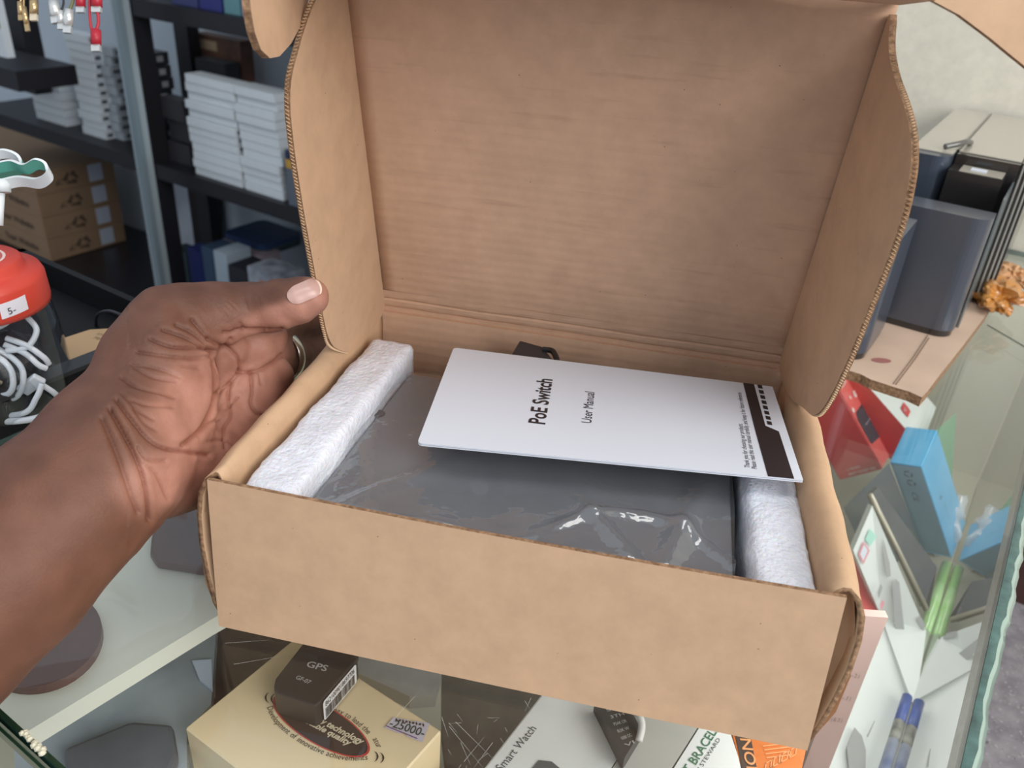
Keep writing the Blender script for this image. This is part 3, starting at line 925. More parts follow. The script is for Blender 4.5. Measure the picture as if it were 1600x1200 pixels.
# nearer glass top, joined edge to edge, green edge visible
bm = BM(); boxuv(bm, -.235, UE+.004, -.40, -.0905, -.0064, -.0004)
bm.normal_update()
for f in bm.faces: f.material_index = 0 if abs(f.normal.z) > .5 else 1
obj('glass_top', bm, [GLASS, mat('deep_green_edge', (30, 70, 52), .2, coat=.5)], case)
bm = BM(); boxuv(bm, -.30, UE-.006, -.0912, -.0850, -.0125, -.0066)
obj('joint_strip', bm, mat('deep_green_edge', (30, 70, 52), .2, coat=.5), case)
# pale board lying in the upper left of the case, under the glass
def pz(pts, z): return [at_z(x, y, z) for x, y in pts]
bm = BM()
ZB = -.045
prism(bm, pz(((330, 968), (28, 1152), (-10, 1090), (10, 872), (178, 640), (420, 560), (560, 840)), ZB), Vector((0, 0, -.012)))
obj('back_ledge', bm, mat('pale_board', (226, 227, 214), .5, var=.04, vscale=8), case)
BROWN = mat('reflection_brown', (100, 74, 68), .4, var=.12, vscale=30)  # brown slabs imitate the forearm and hand reflected in the glass
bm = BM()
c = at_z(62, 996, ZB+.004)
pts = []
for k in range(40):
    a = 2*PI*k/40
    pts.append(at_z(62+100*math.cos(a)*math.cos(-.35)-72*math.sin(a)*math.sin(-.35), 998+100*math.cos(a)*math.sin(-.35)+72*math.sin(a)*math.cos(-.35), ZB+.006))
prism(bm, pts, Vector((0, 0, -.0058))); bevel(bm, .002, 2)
tag(obj('arm_reflection_slab', bm, BROWN), 'dark brown rounded slab under the glass, imitating the reflection of the forearm', 'pouch')
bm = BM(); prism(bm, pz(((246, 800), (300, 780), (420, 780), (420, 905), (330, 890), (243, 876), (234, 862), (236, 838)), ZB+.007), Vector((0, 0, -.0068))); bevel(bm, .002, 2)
tag(obj('hand_reflection_slab', bm, BROWN), 'dark brown flat slab imitating the reflection of the hand, by the left corner of the box', 'hand_reflection_slab')
bm = BM(); rr = random.Random(2)
for k in range(26):
    c = at_z(36+k*1.3+rr.uniform(-3, 3), 1142+k*1.4+rr.uniform(-3, 3), .001)
    bmesh.ops.create_icosphere(bm, subdivisions=1, radius=rr.uniform(.0007, .0016), matrix=Matrix.Translation(c))
tag(obj('crumbs', bm, mat('cream_crumbs', (214, 210, 186), .8)), 'pale crumbs of dried glue on the glass joint', 'crumbs', kind='stuff')

# scratches on the top glass
bm = BM(); rr = random.Random(5)
def scratch(a, b, w=.00007):
    A, B = at_z(*a, .0001), at_z(*b, .0001); t = (B-A).normalized(); s = t.cross(Vector((0, 0, 1)))*w
    bm.faces.new([bm.verts.new(p) for p in (A-s, B-s*.3, B+s*.3, A+s)])
for a, b in (((365, 1038), (440, 1025)), ((702, 1135), (755, 1200)), ((712, 1128), (775, 1190)), ((725, 1190), (758, 1150)), ((770, 1160), (740, 1200)),
             ((720, 1160), (735, 1195)), ((820, 1095), (828, 1108)), ((830, 1090), (820, 1112)), ((352, 1005), (420, 1000)), ((610, 1130), (660, 1075)), ((690, 1120), (700, 1150))):
    scratch(a, b)
for k in range(14):
    x, y = rr.uniform(700, 800), rr.uniform(1110, 1200); a = rr.uniform(0, PI); l = rr.uniform(5, 22)
    scratch((x, y), (x+l*math.cos(a), y+l*math.sin(a)), .00006)
obj('scratches', bm, mat('glass_scratch', (190, 190, 184), .6), case)['kind'] = 'stuff'
# flecks of paint dried on the far end of the glass
# ------------------------------------------------------------------ things inside the case, seen through the top
def block(name, label, cat, top, z0, z1, m, group=None, bev=.0008, root=True):
    """carton whose top outline is given at height z1, standing on z0"""
    P = [at_z(x, y, z1) for x, y in top]
    c = sum(P, Vector())/len(P)
    t = thing(name, label, cat, (c.x, c.y, z0), TH, group)
    bm = BM(); prism(bm, P, Vector((0, 0, z0-z1)))
    obj('carton', bm, m, t)
    return t
CREAM = mat('cream_card', (242, 219, 178), .45, var=.02)
ZC = -.10
cb = thing('carton', 'cream carton under the glass with a dark oval emblem and a price sticker', 'carton', V(.02, .035, ZS), TH)
bm = BM(); boxuv(bm, -.039, .0785, -.005, .0795, ZS, ZC); bevel(bm, .001, 1)
obj('carton_body', bm, CREAM, cb)
ZD = ZC+.0004
ink = mat('brown_ink', (62, 48, 42), .5); redl = mat('red_line', (196, 66, 58), .5); cream2 = mat('cream_ink', (228, 214, 184), .5)
def ell(a, k=1.0, z=ZD):
    ca, sa = math.cos(.52), math.sin(.52)
    x, y = 82*k*math.cos(a), 29*k**1.4*math.sin(a)
    return at_z(502+x*ca-y*sa, 1133+x*sa+y*ca, z)
bm = BM(); bm.faces.new([bm.verts.new(ell(2*PI*k/48)) for k in range(48)]); obj('oval_emblem', bm, ink, cb)
bm = BM()
for k in range(64):
    a, b_ = 2*PI*k/64, 2*PI*(k+1)/64
    bm.faces.new([bm.verts.new(p) for p in (ell(a, 1.0, ZD+.0002), ell(b_, 1.0, ZD+.0002), ell(b_, 1.045, ZD+.0002), ell(a, 1.045, ZD+.0002))])
obj('oval_outline', bm, redl, cb)
def on_top(px, py, z=ZD+.0003): return at_z(px, py, z)
o1 = on_top(484, 1121); e1 = on_top(564, 1163)
x1 = (e1-o1).normalized(); y1 = Vector((0, 0, 1)).cross(x1)
lettering('oval_lettering', 'alley technology', o1, x1, y1, .0040, cream2, cb, width=(e1-o1).length, bold=.03, shear=.2)
o1 = on_top(456, 1118); e1 = on_top(545, 1164)
lettering('oval_lettering', 'and stable quality', o1, x1, y1, .0038, cream2, cb, width=(e1-o1).length, bold=.03, shear=.2)
def curved(s, path, h, m, name, bold=0.0):
    """letters set one by one along a path of pixels on the carton top"""
    P = [at_z(x, y, ZD+.0001) for x, y in path]; P = spline(P, 8)
    Ls = [0]
    for a, b_ in zip(P, P[1:]): Ls.append(Ls[-1]+(b_-a).length)
    ws = [glyph_mesh(ch, bold)[2] if ch != ' ' else .28 for ch in s]; ws = [w+.06 for w in ws]
    tot = sum(ws); k = Ls[-1]/tot; pos = 0; bm = BM()
    for ch, w in zip(s, ws):
        if ch != ' ':
            d = pos*k; i = max(j for j in range(len(Ls)) if Ls[j] <= d+1e-9); i = min(i, len(P)-2)
            t = (d-Ls[i])/(Ls[i+1]-Ls[i]); p = P[i].lerp(P[i+1], t); xd = (P[min(i+2, len(P)-1)]-P[i]).normalized()
            text_bm(bm, ch, p, xd, Vector((0, 0, 1)).cross(xd), h, width=(w-.06)*k, bold=bold)
        pos += w
    return obj(name, bm, m, cb)
curved('Development of innovative achievements', ((417, 1105), (424, 1122), (440, 1140), (470, 1162), (505, 1179), (540, 1188), (575, 1187)), .0036, ink, 'rim_lettering')
curved('nology to lead the', ((506, 1109), (530, 1115), (552, 1128), (575, 1148)), .0036, ink, 'rim_lettering')
curved('atur', ((582, 1155), (590, 1170)), .0036, ink, 'rim_lettering')
for (cx_, cy_, s_) in ((427, 1092, 1), (418, 1090, 1), (587, 1182, -1), (596, 1184, -1)):
    bm = BM()
    for k in range(6):
        a, b_ = -1.1+.37*k, -1.1+.37*(k+1)
        def q_(t, r): return on_top(cx_-s_*r*math.cos(t)+s_*6, cy_+r*1.0*math.sin(t))
        w0, w1 = 1.6*(1-abs(a)/1.3), 1.6*(1-abs(b_)/1.3)
        bm.faces.new([bm.verts.new(p) for p in (q_(a, 9-w0), q_(b_, 9-w1), q_(b_, 9+w1), q_(a, 9+w0))])
    obj('bracket_mark', bm, ink, cb)
st = thing('price_sticker', 'lavender price sticker reading 25000 on the cream carton', 'sticker', on_top(637, 1138), TH)
def stq(a, b_): 
    p0, p1, p3 = at_z(614, 1121, ZD+.0003), at_z(672, 1130, ZD+.0003), at_z(601, 1137, ZD+.0003)
    p2 = at_z(660, 1160, ZD+.0003)
    return (p0*(1-a)+p1*a)*(1-b_)+(p3*(1-a)+p2*a)*b_
decal('sticker_paper', [stq(*p) for p in ((0, 0), (.42, 0), (.5, .12), (.58, 0), (1, 0), (1, 1), (.6, 1), (.5, .86), (.4, 1), (0, 1))], mat('lavender_paper', (208, 200, 214), .6), st)
sx = (stq(1, .7)-stq(0, .7)).normalized(); sy = Vector((0, 0, 1)).cross(sx)
lettering('price_lettering', '-25000-', stq(.05, .78)+Vector((0, 0, .0002)), sx, sy, .0056, mat('pen_ink', (36, 66, 58), .5), st, width=.0215, bold=.01)
bm = BM(); a_, b_ = stq(0, .84), stq(.85, .92); s_ = sy*.0003
bm.faces.new([bm.verts.new(p+Vector((0, 0, .0002))) for p in (a_-s_, b_-s_, b_+s_, a_+s_)]); obj('underline', bm, mat('purple_ink', (122, 66, 120), .5), st)
bm = BM()
for k in range(9):
    a_, b_ = stq(.1+k*.09, .10+.05*(k % 2)), stq(.16+k*.09, .22-.06*(k % 2)); s_ = sy*.0007
    bm.faces.new([bm.verts.new(p+Vector((0, 0, .0002))) for p in (a_-s_, b_-s_, b_+s_, a_+s_)])
obj('print_line', bm, ink, st)

# GPS tracker on the cream carton
gp = thing('gps_tracker', 'black GPS GF-07 tracker with barcode label lying on the cream carton', 'gps tracker', at_z(490, 1060, ZC), TH)
ZG = ZC+.019
pg = [at_z(x, y, ZG) for x, y in ((428, 1070), (430, 1060), (474, 1004), (486, 995), (552, 1020), (560, 1028), (500, 1096), (492, 1103), (436, 1084), (428, 1078))]
bm = BM(); prism(bm, pg, Vector((0, 0, ZC+.0005-ZG))); bevel(bm, .0012, 2)
obj('case', bm, mat('tracker_black', (50, 44, 42), .42), gp)
g0, g1 = at_z(477, 1041, ZG+.0003), at_z(509, 1049, ZG+.0003)
gx = (g1-g0).normalized(); gy = Vector((0, 0, 1)).cross(gx)
gw = mat('label_grey', (196, 196, 194), .5)
lettering('brand_lettering', 'GPS', g0, gx, gy, .0046, gw, gp, width=(g1-g0).length*1.0, bold=.012)
g0, g1 = at_z(461, 1060, ZG+.0003), at_z(483, 1069, ZG+.0003)
lettering('model_lettering', 'GF-07', g0, (g1-g0), gy, .0028, gw, gp, width=(g1-g0).length, bold=.01)
# barcode label on its near-right side face
A_, B_ = at_z(502, 1096, ZG), at_z(556, 1033, ZG)
dn = Vector((0, 0, -1)); t_ = (B_-A_).normalized(); nrm_ = t_.cross(Vector((0, 0, 1))).normalized()
if nrm_.dot(NU) < 0: nrm_ = -nrm_
Lw = (B_-A_).length
def fq(a, b_, o=.0006): return A_+t_*Lw*a+dn*(.019*b_)+nrm_*o
decal('barcode_label', [fq(*p) for p in ((.02, .14), (.05, .06), (.95, .06), (.98, .14), (.98, .82), (.95, .9), (.05, .9), (.02, .82))], mat('label_white', (228, 228, 230), .4), gp)
bm = BM(); x = .07; rr = random.Random(9)
while x < .9:
    w = rr.choice((.008, .014, .02)); bm.faces.new([bm.verts.new(fq(*p, .0009)) for p in ((x, .42), (x+w, .42), (x+w, .84), (x, .84))]); x += w+rr.choice((.008, .014))
obj('barcode', bm, INK, gp)
lettering('serial_lettering', '8621009018697706', fq(.07, .34, .0009), t_, Vector((0, 0, 1)), .0042, INK, gp, width=Lw*.84)

# clear sachet and grey pieces beside it
bm = BM()
prism(bm, pz(((560, 1018), (690, 1044), (680, 1085), (640, 1088), (560, 1052)), -.14), Vector((0, 0, -.012)))
tag(obj('padded_sachet', bm, mat('sachet_grey', (150, 152, 150), .3, var=.08, vscale=60)), 'pale grey plastic sachet beside the GPS tracker under the box edge', 'sachet')
SH = mat('smoke_grey', (92, 88, 82), .5, var=.25, vscale=25)
bm = BM(); prism(bm, pz(((690, 1050), (860, 1080), (800, 1200), (706, 1260), (690, 1130)), -.22), Vector((0, 0, -.02)))
tag(obj('dark_pouch', bm, mat('pouch_brown_grey', (84, 79, 70), .5, var=.3, vscale=25)), 'dark grey-brown pouch between the cream carton and the white Smart Watch carton', 'pouch')
bm = BM(); prism(bm, pz(((340, 970), (560, 1000), (440, 1060), (300, 1128), (336, 1090)), -.13), Vector((0, 0, -.02)))
tag(obj('brown_folder', bm, mat('folder_brown', (88, 78, 74), .6, var=.12, vscale=20)), 'dark brown flat folder under the glass left of the cream carton', 'folder')
bm = BM(); prism(bm, pz(((20, 1140), (338, 978), (330, 1100), (292, 1140), (292, 1330), (30, 1330)), -.120), Vector((0, 0, -.012)))
tag(obj('plastic_bag', bm, mat('bluish_bag', (178, 188, 196), .25, rgb2=(126, 134, 144), vscale=14, coat=.4)), 'bluish grey plastic bag in the lower left of the case', 'bag')
bm = BM(); prism(bm, pz(((98, 1168), (205, 1125), (270, 1130), (278, 1180), (230, 1290), (110, 1290)), -.1105), Vector((0, 0, -.009))); bevel(bm, .003, 2)
tag(obj('phone', bm, mat('phone_dark', (96, 100, 106), .3, var=.15, vscale=30)), 'dark grey phone lying on the bluish plastic bag', 'phone')
bm = BM(); prism(bm, pz(((300, 1032), (330, 1030), (332, 1078), (312, 1062)), -.1175), Vector((0, 0, -.0022)))
tag(obj('card', bm, mat('pale_blue_card', (206, 218, 240), .4)), 'small pale blue card at the edge of the brown folder', 'card')

# Smart Watch carton
WCARD = mat('white_carton', (240, 243, 242), .35, var=.015)
ZW = -.115
swt = thing('carton', 'white Smart Watch carton standing in the case below the box front', 'carton', at_z(850, 1180, ZS), TH)
p0 = Vector(at_z(756, 1200, ZW)); p1 = Vector(at_z(848, 1082, ZW))
dW = (p1-p0).normalized(); uW = Vector((dW.y, -dW.x, 0))
q0 = p0-dW*.06; q1 = p1+dW*.012
wW = (at_z(966, 1200, ZW)-p0).dot(uW)-.0015
bm = BM(); prism(bm, [q0, q1, q1+uW*wW, q0+uW*wW], Vector((0, 0, ZS-ZW))); bevel(bm, .0012, 2)
obj('carton_body', bm, WCARD, swt)
wt = mat('print_grey', (74, 80, 84), .5)
g0, g1 = at_z(789, 1200, ZW+.0004), at_z(838, 1140, ZW+.0004)
lettering('title_lettering', 'Smart Watch', g0-(g1-g0)*.10, g1-g0, Vector((0, 0, 1)).cross(g1-g0), .0052, wt, swt, width=(g1-g0).length*1.12)
bm = BM()
prism(bm, pz(((828, 1205), (842, 1188), (862, 1190), (880, 1205), (880, 1230), (828, 1230)), ZW+.0005), Vector((0, 0, .0002)))
obj('watch_picture', bm, mat('print_dark', (98, 104, 106), .3), swt)
# black labelled carton leaning over it
bl = thing('small_carton', 'small black carton with white lettering between two white cartons', 'carton', at_z(968, 1140, ZW), TH)
zz = ZW+.0120
bm = BM(); prism(bm, pz(((930, 1092), (985, 1108), (1003, 1140), (976, 1184)), zz), Vector((0, 0, -.0115)))
obj('carton_body', bm, mat('carton_black', (66, 66, 66), .45), bl)
rr = random.Random(12); bm = BM()
for k in range(6):
    g0 = at_z(948+k*6, 1112+k*11, zz+.0003); g1 = at_z(972+k*4, 1106+k*11, zz+.0003)
    text_bm(bm, ('S2S', '3TH', 'PSAK OR', 'B3K W', '0000 OC', 'VI')[k], g0, (g1-g0), Vector((0, 0, 1)).cross((g1-g0)), .0022, width=(g1-g0).length)
obj('small_lettering', bm, gw, bl)
bm = BM(); tube(bm, spline([at_z(982, 1106, zz+.003), at_z(998, 1118, zz+.006), at_z(1003, 1135, zz+.004), at_z(998, 1158, zz)], 5), .0022)
tag(obj('cable', bm, mat('cable_white', (214, 214, 210), .35), smooth=True), 'short white cable curving beside the small black carton', 'cable')
def leaning(name, label, topq, m, z1=-.11, root_cat='carton', z0=ZS):
    P = [at_z(x, y, z1) for x, y in topq]
    c = sum(P, Vector())/len(P)
    t = thing(name, label, root_cat, (c.x, c.y, z0), TH)
    bm = BM(); prism(bm, P, Vector((0, 0, z0-z1))); obj('carton_body', bm, m, t)
    return t
be = leaning('carton', 'plain pale grey carton between the Smart Watch and bracelet cartons', ((1018, 1100), (1094, 1130), (1010, 1262), (930, 1240)), mat('grey_carton', (190, 190, 184), .4), -.115)
sb = leaning('carton', 'white smart bracelet carton with green lettering, left of the orange carton', ((1097, 1130), (1140, 1142), (1176, 1250), (1014, 1262)), WCARD, -.115)
gm = mat('green_ink', (66, 122, 92), .5)
g0, g1 = at_z(1078, 1210, -.1146), at_z(1122, 1142, -.1146)
lettering('title_lettering', 'SMART BRACELET', g0-(g1-g0)*.55, g1-g0, Vector((0, 0, 1)).cross(g1-g0), .0054, gm, sb, width=(g1-g0).length*1.75, bold=.01)
g0, g1 = at_z(1092, 1208, -.1146), at_z(1123, 1160, -.1146)
lettering('subtitle_lettering', 'HEALTH STEWARD', g0-(g1-g0)*.6, g1-g0, Vector((0, 0, 1)).cross(g1-g0), .0024, wt, sb, width=(g1-g0).length*1.7)
orc = leaning('carton', 'orange carton with a dark lettered band, beneath the right front corner of the box', ((1143, 1140), (1262, 1158), (1250, 1215), (1215, 1300), (1180, 1290)), mat('orange_card', (222, 124, 58), .4), -.115)
bm = BM(); bm.faces.new([bm.verts.new(at_z(x, y, -.1146)) for x, y in ((1147, 1140), (1172, 1146), (1200, 1290), (1178, 1290))]); obj('dark_band', bm, mat('band_brown', (74, 58, 52), .45), orc)
g0, g1 = at_z(1156, 1152, -.1142), at_z(1175, 1235, -.1142)
lettering('band_lettering', 'NOR', g0, g1-g0, Vector((0, 0, 1)).cross(g1-g0), .0068, mat('orange_light', (238, 166, 110), .4), orc, width=(g1-g0).length*.75, bold=.01)
bm = BM()
for k in range(4):
    x0, y0 = 1196+k*13, 1192-k*7
    for (a, b_, c2, d2) in (((0, 0), (10, -6), (10, -4), (0, 2)), ((0, 0), (2, 0), (0, 14), (-2, 14)), ((-1, 12), (9, 6), (8, 9), (-2, 14)), ((9, -6), (11, -6), (9, 8), (7, 9))):
        bm.faces.new([bm.verts.new(at_z(x0+p[0], y0+p[1], -.1144)) for p in (a, b_, c2, d2)])
for k in range(4):
    bm.faces.new([bm.verts.new(at_z(*p, -.1144)) for p in ((1192+k*2, 1165+k*6), (1232+k*2, 1160+k*6), (1232+k*2, 1162+k*6), (1192+k*2, 1167+k*6))])
obj('orange_print', bm, mat('orange_light', (238, 166, 110), .4), orc)

# tall dusty pink carton: its narrow side faces us
zt = -.06
pk = thing('carton', 'tall dusty pink carton standing right of the box corner', 'carton', V(.262, .30, ZS), TH)
a0, a1 = at_z(1343, 962, zt), at_z(1388, 965, zt)
t_ = (a1-a0); dvv = Vector((0, 0, 1)).cross(t_).normalized()
bm = BM(); prism(bm, [a0, a1, a1+dvv*.006, a0+dvv*.006], Vector((0, 0, ZS-zt)))
obj('carton_body', bm, mat('dusty_pink', (196, 166, 158), .45, var=.03), pk)
def pkq(a, z): return a0.lerp(a1, a)+Vector((0, 0, z-zt))-dvv*.0004
bm = BM()
for k, s_ in enumerate(('( ~ 2 )', '( ~ 3 )', '( R 3 )')):
    z = -.115-.022*k; text_bm(bm, s_, pkq(.35, z), pkq(.95, z)-pkq(.35, z), Vector((0, 0, 1)), .004, width=.008)
obj('faint_lettering', bm, mat('pink_print', (150, 122, 116), .5), pk)

def cuboid(name, label, O, A, B, C, m, cat='carton'):
    O, A, B, C = [V(*p) for p in (O, A, B, C)]
    low = min((O, A, B, C, O+(A-O)+(C-O), O+(B-O)+(C-O)), key=lambda p: p.z)
    t = thing(name, label, cat, low, TH)
    bm = BM(); para(bm, O, A, B, C); bevel(bm, .0006, 1); obj('carton_body', bm, m, t)
    return t, O, A, B, C
def fpt(O, X, Y, a, b_, lift):
    n_ = (X-O).cross(Y-O).normalized()
    if n_.dot(CAM-O) < 0: n_ = -n_
    return O+(X-O)*a+(Y-O)*b_+n_*lift
# blue carton leaning against the front pane
BLUE = mat('blue_gradient', (120, 186, 222), .3, rgb2=(66, 158, 204), vscale=9, coat=.3)
t, O, A, B, C = cuboid('carton', 'glossy sky blue carton leaning on the front pane behind the red cartons', (.251, .640, -.150), (.222, .645, -.160), (.252, .684, -.128), (.310, .707, -.285), BLUE)
decal('side_panel', [fpt(O, A, C, *p, .0008) for p in ((.02, .01), (.96, .01), (.96, .97), (.02, .97))], mat('steel_blue', (118, 156, 176), .35, rgb2=(98, 142, 166), vscale=12), t)
x_, y_ = (A-O), (C-O)
g0 = fpt(O, A, C, .72, .34, .0012)
lettering('marking', 'CE', fpt(O, A, C, .62, .28, .0012), (C-O), (O-A), .006, mat('print_slate', (46, 72, 90), .5), t, width=.016)
bm = BM()
for cc in (.09, .18):
    for k in range(12):
        a, b_ = 2*PI*k/12, 2*PI*(k+1)/12
        if k % 4 == 3: continue
        bm.faces.new([bm.verts.new(fpt(O, A, C, .5+r*math.cos(w)*1.0, cc+r*.22*math.sin(w), .0012)) for w, r in ((a, .10), (b_, .10), (b_, .15), (a, .15))])
obj('symbols', bm, mat('print_slate', (46, 72, 90), .5), t)
g0 = fpt(O, B, C, .35, .42, .001)
lettering('marking', 'E  _____ .', g0, (C-O), (B-O)*-1, .004, mat('print_slate', (46, 72, 90), .5), t, width=.05)
# dark glossy carton at its left
t, O, A, B, C = cuboid('carton', 'dark grey clear-wrapped carton at the left side of the blue carton', (.2215, .6435, -.161), (.196, .618, -.215), (.222, .640, -.1585), (.281, .707, -.291), mat('smoky_grey', (104, 108, 108), .2, rgb2=(70, 90, 104), vscale=14, coat=.6))
# red router carton
RED = mat('red_card', (206, 72, 70), .35, var=.03)
t, O, A, B, C = cuboid('carton', 'red pocket wifi carton with a black router pictured on its narrow side', (.213, .715, -.213), (.174, .717, -.247), (.214, .763, -.212), (.131, .716, -.120), RED)
RLT = mat('light_red', (222, 104, 98), .35)
decal('narrow_side', [fpt(O, B, C, *p, .0006) for p in ((.02, .01), (.98, .01), (.98, .99), (.02, .99))], RLT, t)
decal('router_picture', [fpt(O, B, C, *p, .0012) for p in ((.10, .30), (.14, .24), (.80, .20), (.90, .30), (.94, .50), (.84, .56), (.18, .56), (.10, .50))], mat('router_black', (66, 68, 74), .4), t)
lettering('router_lettering', 'Spotlink', fpt(O, B, C, .32, .40, .0016), (B-O), (C-O), .0016, WHITE, t, width=.018)
wr = mat('white_red_print', (240, 214, 206), .4)
lettering('side_lettering', '4G+ POCKET WIFI', fpt(O, B, C, .62, 1.06, .0012)-(C-O)*.02, (B-O)*1.0, (C-O), .0052, wr, t, width=.030, bold=.02)
lettering('side_lettering', 'MODEM', fpt(O, B, C, .10, .82, .0012), (B-O), (C-O), .0045, wr, t, width=.02, bold=.02)
bm = BM()
for (ca, cb_, r) in ((.62, .68, .10), (.30, .70, .05), (.90, .44, .09), (.12, .60, .07)):
    bm.faces.new([bm.verts.new(fpt(O, B, C, ca+r*math.cos(2*PI*k/12), cb_+r*.35*math.sin(2*PI*k/12), .0012)) for k in range(12)])
obj('round_icons', bm, wr, t)
lettering('front_lettering', 'LTE/4G', fpt(O, A, C, .72, .075, .0012), (O-A), (C-O), .0026, wr, t, width=.016, bold=.02)
lettering('front_lettering', 'SMART POCKET WIFI', fpt(O, A, C, .74, .025, .0012), (O-A), (C-O), .0030, wr, t, width=.033, bold=.02)
# white router carton behind it with red side
t, O, A, B, C = cuboid('carton', 'white carton with a red side and grey oval, right of the red wifi carton', (.242, .749, -.187), (.219, .748, -.218), (.239, .861, -.190), (.148, .749, -.120), mat('white_gloss', (222, 228, 224), .3))
decal('red_side', [fpt(O, A, C, *p, .0008) for p in ((.02, .01), (.99, .01), (.99, .99), (.02, .99))], RED, t)
decal('grey_oval', [fpt(O, B, C, .78+.22*math.cos(2*PI*k/24), .48+.10*math.sin(2*PI*k/24), .0008) for k in range(24)], mat('oval_grey', (118, 128, 124), .5), t)
decal('red_badge', [fpt(O, B, C, *p, .001) for p in ((.20, .26), (.36, .26), (.38, .30), (.38, .37), (.22, .37), (.20, .33))], mat('badge_red', (198, 62, 70), .4), t)
lettering('badge_lettering', '4G', fpt(O, B, C, .23, .34, .0014), (B-O), (O-C), .004, WHITE, t, width=.009)
lettering('side_lettering', 'Speed to connect', fpt(O, A, C, .80, .06, .0014), (O-A), (C-O), .0018, wr, t, width=.018)
# white cartons lying against the pane, with grey and pink print
def flat_poly(name, label, pts, m, th=.012, cat='carton'):
    P = [at_z(x, y, z) for x, y, z in pts]
    nn = (P[1]-P[0]).cross(P[2]-P[0]).normalized()
    if nn.dot(CAM-P[0]) < 0: nn = -nn
    low = min(P, key=lambda p: p.z)
    t = thing(name, label, cat, low-nn*th, TH)
    bm = BM(); prism(bm, P, -nn*th); obj('carton_body', bm, m, t)
    return t, P, nn
WG = mat('white_gloss', (222, 228, 224), .3)
GP = mat('print_light_grey', (158, 160, 158), .4); PPK = mat('print_pink', (222, 150, 160), .4); TEA = mat('print_teal', (170, 220, 205), .4)
t, P, nn = flat_poly('carton', 'white carton with pink hexagon mark and grey shapes, right of the box corner', ((1333, 860, -.21), (1363, 790, -.17), (1447, 985, -.27), (1430, 1110, -.275), (1378, 966, -.272)), WG)
PL = P[0]
def on_face(pts, name, m, lift=.0006):
    bm = BM(); vs = [bm.verts.new(at_plane(x, y, PL+nn*lift, nn)) for x, y in pts]
    f = bm.faces.new(vs); bmesh.ops.triangulate(bm, faces=[f]); return obj(name, bm, m, t)
on_face(((1341, 866), (1349, 846), (1359, 860), (1349, 882)), 'hexagon_mark', PPK)
on_face(((1344, 866), (1350, 851), (1356, 860), (1349, 876)), 'hexagon_fill', WHITE, .0009)
on_face(((1352, 843), (1359, 826), (1370, 838), (1360, 853)), 'teal_mark', TEA)
on_face(((1380, 841), (1390, 880), (1392, 900), (1386, 902), (1381, 870)), 'grey_figure', GP)
on_face(((1394, 912), (1400, 905), (1405, 910), (1413, 985), (1406, 998), (1400, 992)), 'grey_figure', GP)
on_face(((1371, 926), (1376, 912), (1379, 918), (1373, 936)), 'small_mark', GP)
on_face(((1375, 944), (1380, 936), (1382, 944), (1377, 954)), 'small_mark', PPK)
on_face(((1432, 968), (1438, 962), (1446, 976), (1443, 986)), 'small_mark', GP)
t, P, nn = flat_poly('carton', 'bare red carton edge showing beside the right front corner of the box', ((1322, 870, -.24), (1333, 862, -.24), (1382, 975, -.275), (1325, 968, -.275)), RED, .01)
t, P, nn = flat_poly('carton', 'large white carton with a grey arrow shape in the lower right of the case', ((1388, 966, -.275), (1447, 990, -.281), (1440, 1040, -.281), (1392, 1196, -.281), (1340, 1380, -.281), (1180, 1380, -.275)), WG, .01)
PL = P[0]
on_face(((1323, 1168), (1335, 1136), (1347, 1150), (1353, 1172), (1352, 1230), (1330, 1230)), 'grey_arrow', GP)
on_face(((1405, 1022), (1407, 1010), (1402, 1008), (1411, 1046), (1419, 1064), (1421, 1058)), 'red_wedge', mat('wedge_red', (198, 80, 84), .4))
on_face(((1412, 1030), (1417, 1010), (1418, 1011), (1414, 1030)), 'thin_line', GP)
on_face(((1354, 1150), (1366, 1126), (1367, 1127), (1356, 1152)), 'thin_line', GP)
# mobile-phone shaped slab with pink-green metal rim
t, P, nn = flat_poly('phone_carton', 'dark glossy phone with a pale metal rim leaning between white and blue cartons', ((1362, 772, -.17), (1372, 762, -.165), (1464, 886, -.245), (1452, 952, -.278), (1444, 950, -.28)), mat('phone_glass', (96, 98, 98), .12, rgb2=(62, 66, 70), vscale=10, coat=.6), .006, 'phone')
bm = BM(); tube(bm, [at_z(1360, 772, -.168), at_z(1405, 862, -.225), at_z(1449, 952, -.276)], .0022, 8)
obj('metal_rim', bm, mat('rim_metal', (182, 176, 158), .3, metal=.3), t, smooth=True)
bm = BM(); tube(bm, [at_z(1357, 775, -.173), at_z(1402, 864, -.230), at_z(1446, 954, -.281)], .0018, 8)
obj('metal_rim', bm, mat('rim_olive', (128, 124, 98), .4), t, smooth=True)
# tubes along the foot of the pane
bm = BM(); tube(bm, [V(UE-.0060, .70, ZS+.009), V(UE-.0060, .575, ZS+.009)], .0055, 16)
gt = thing('highlighter_tube', 'translucent green tube lying at the foot of the front pane', 'tube', V(UE-.010, .64, ZS), TH)
obj('tube_body', bm, mat('green_tube', (150, 206, 120), .15, coat=.7, rgb2=(190, 220, 170), vscale=30), gt, smooth=True)
bm = BM(); tube(bm, [V(UE-.0052, .575, ZS+.009), V(UE-.0040, .47, ZS+.009)], [.0046, .0028], 14)
obj('tube_tip', bm, mat('pale_green_tip', (196, 214, 190), .2, coat=.5), gt, smooth=True)
bt = thing('marker_pen', 'blue and white marker pen lying at the foot of the front pane, nearest the camera', 'pen', V(UE-.009, .36, ZS), TH)
bm = BM(); tube(bm, [V(UE-.0050, .458, ZS+.0285), V(UE-.0050, .425, ZS+.0285)], .0044, 16); obj('cap', bm, mat('marker_blue', (66, 92, 168), .3), bt, smooth=True)
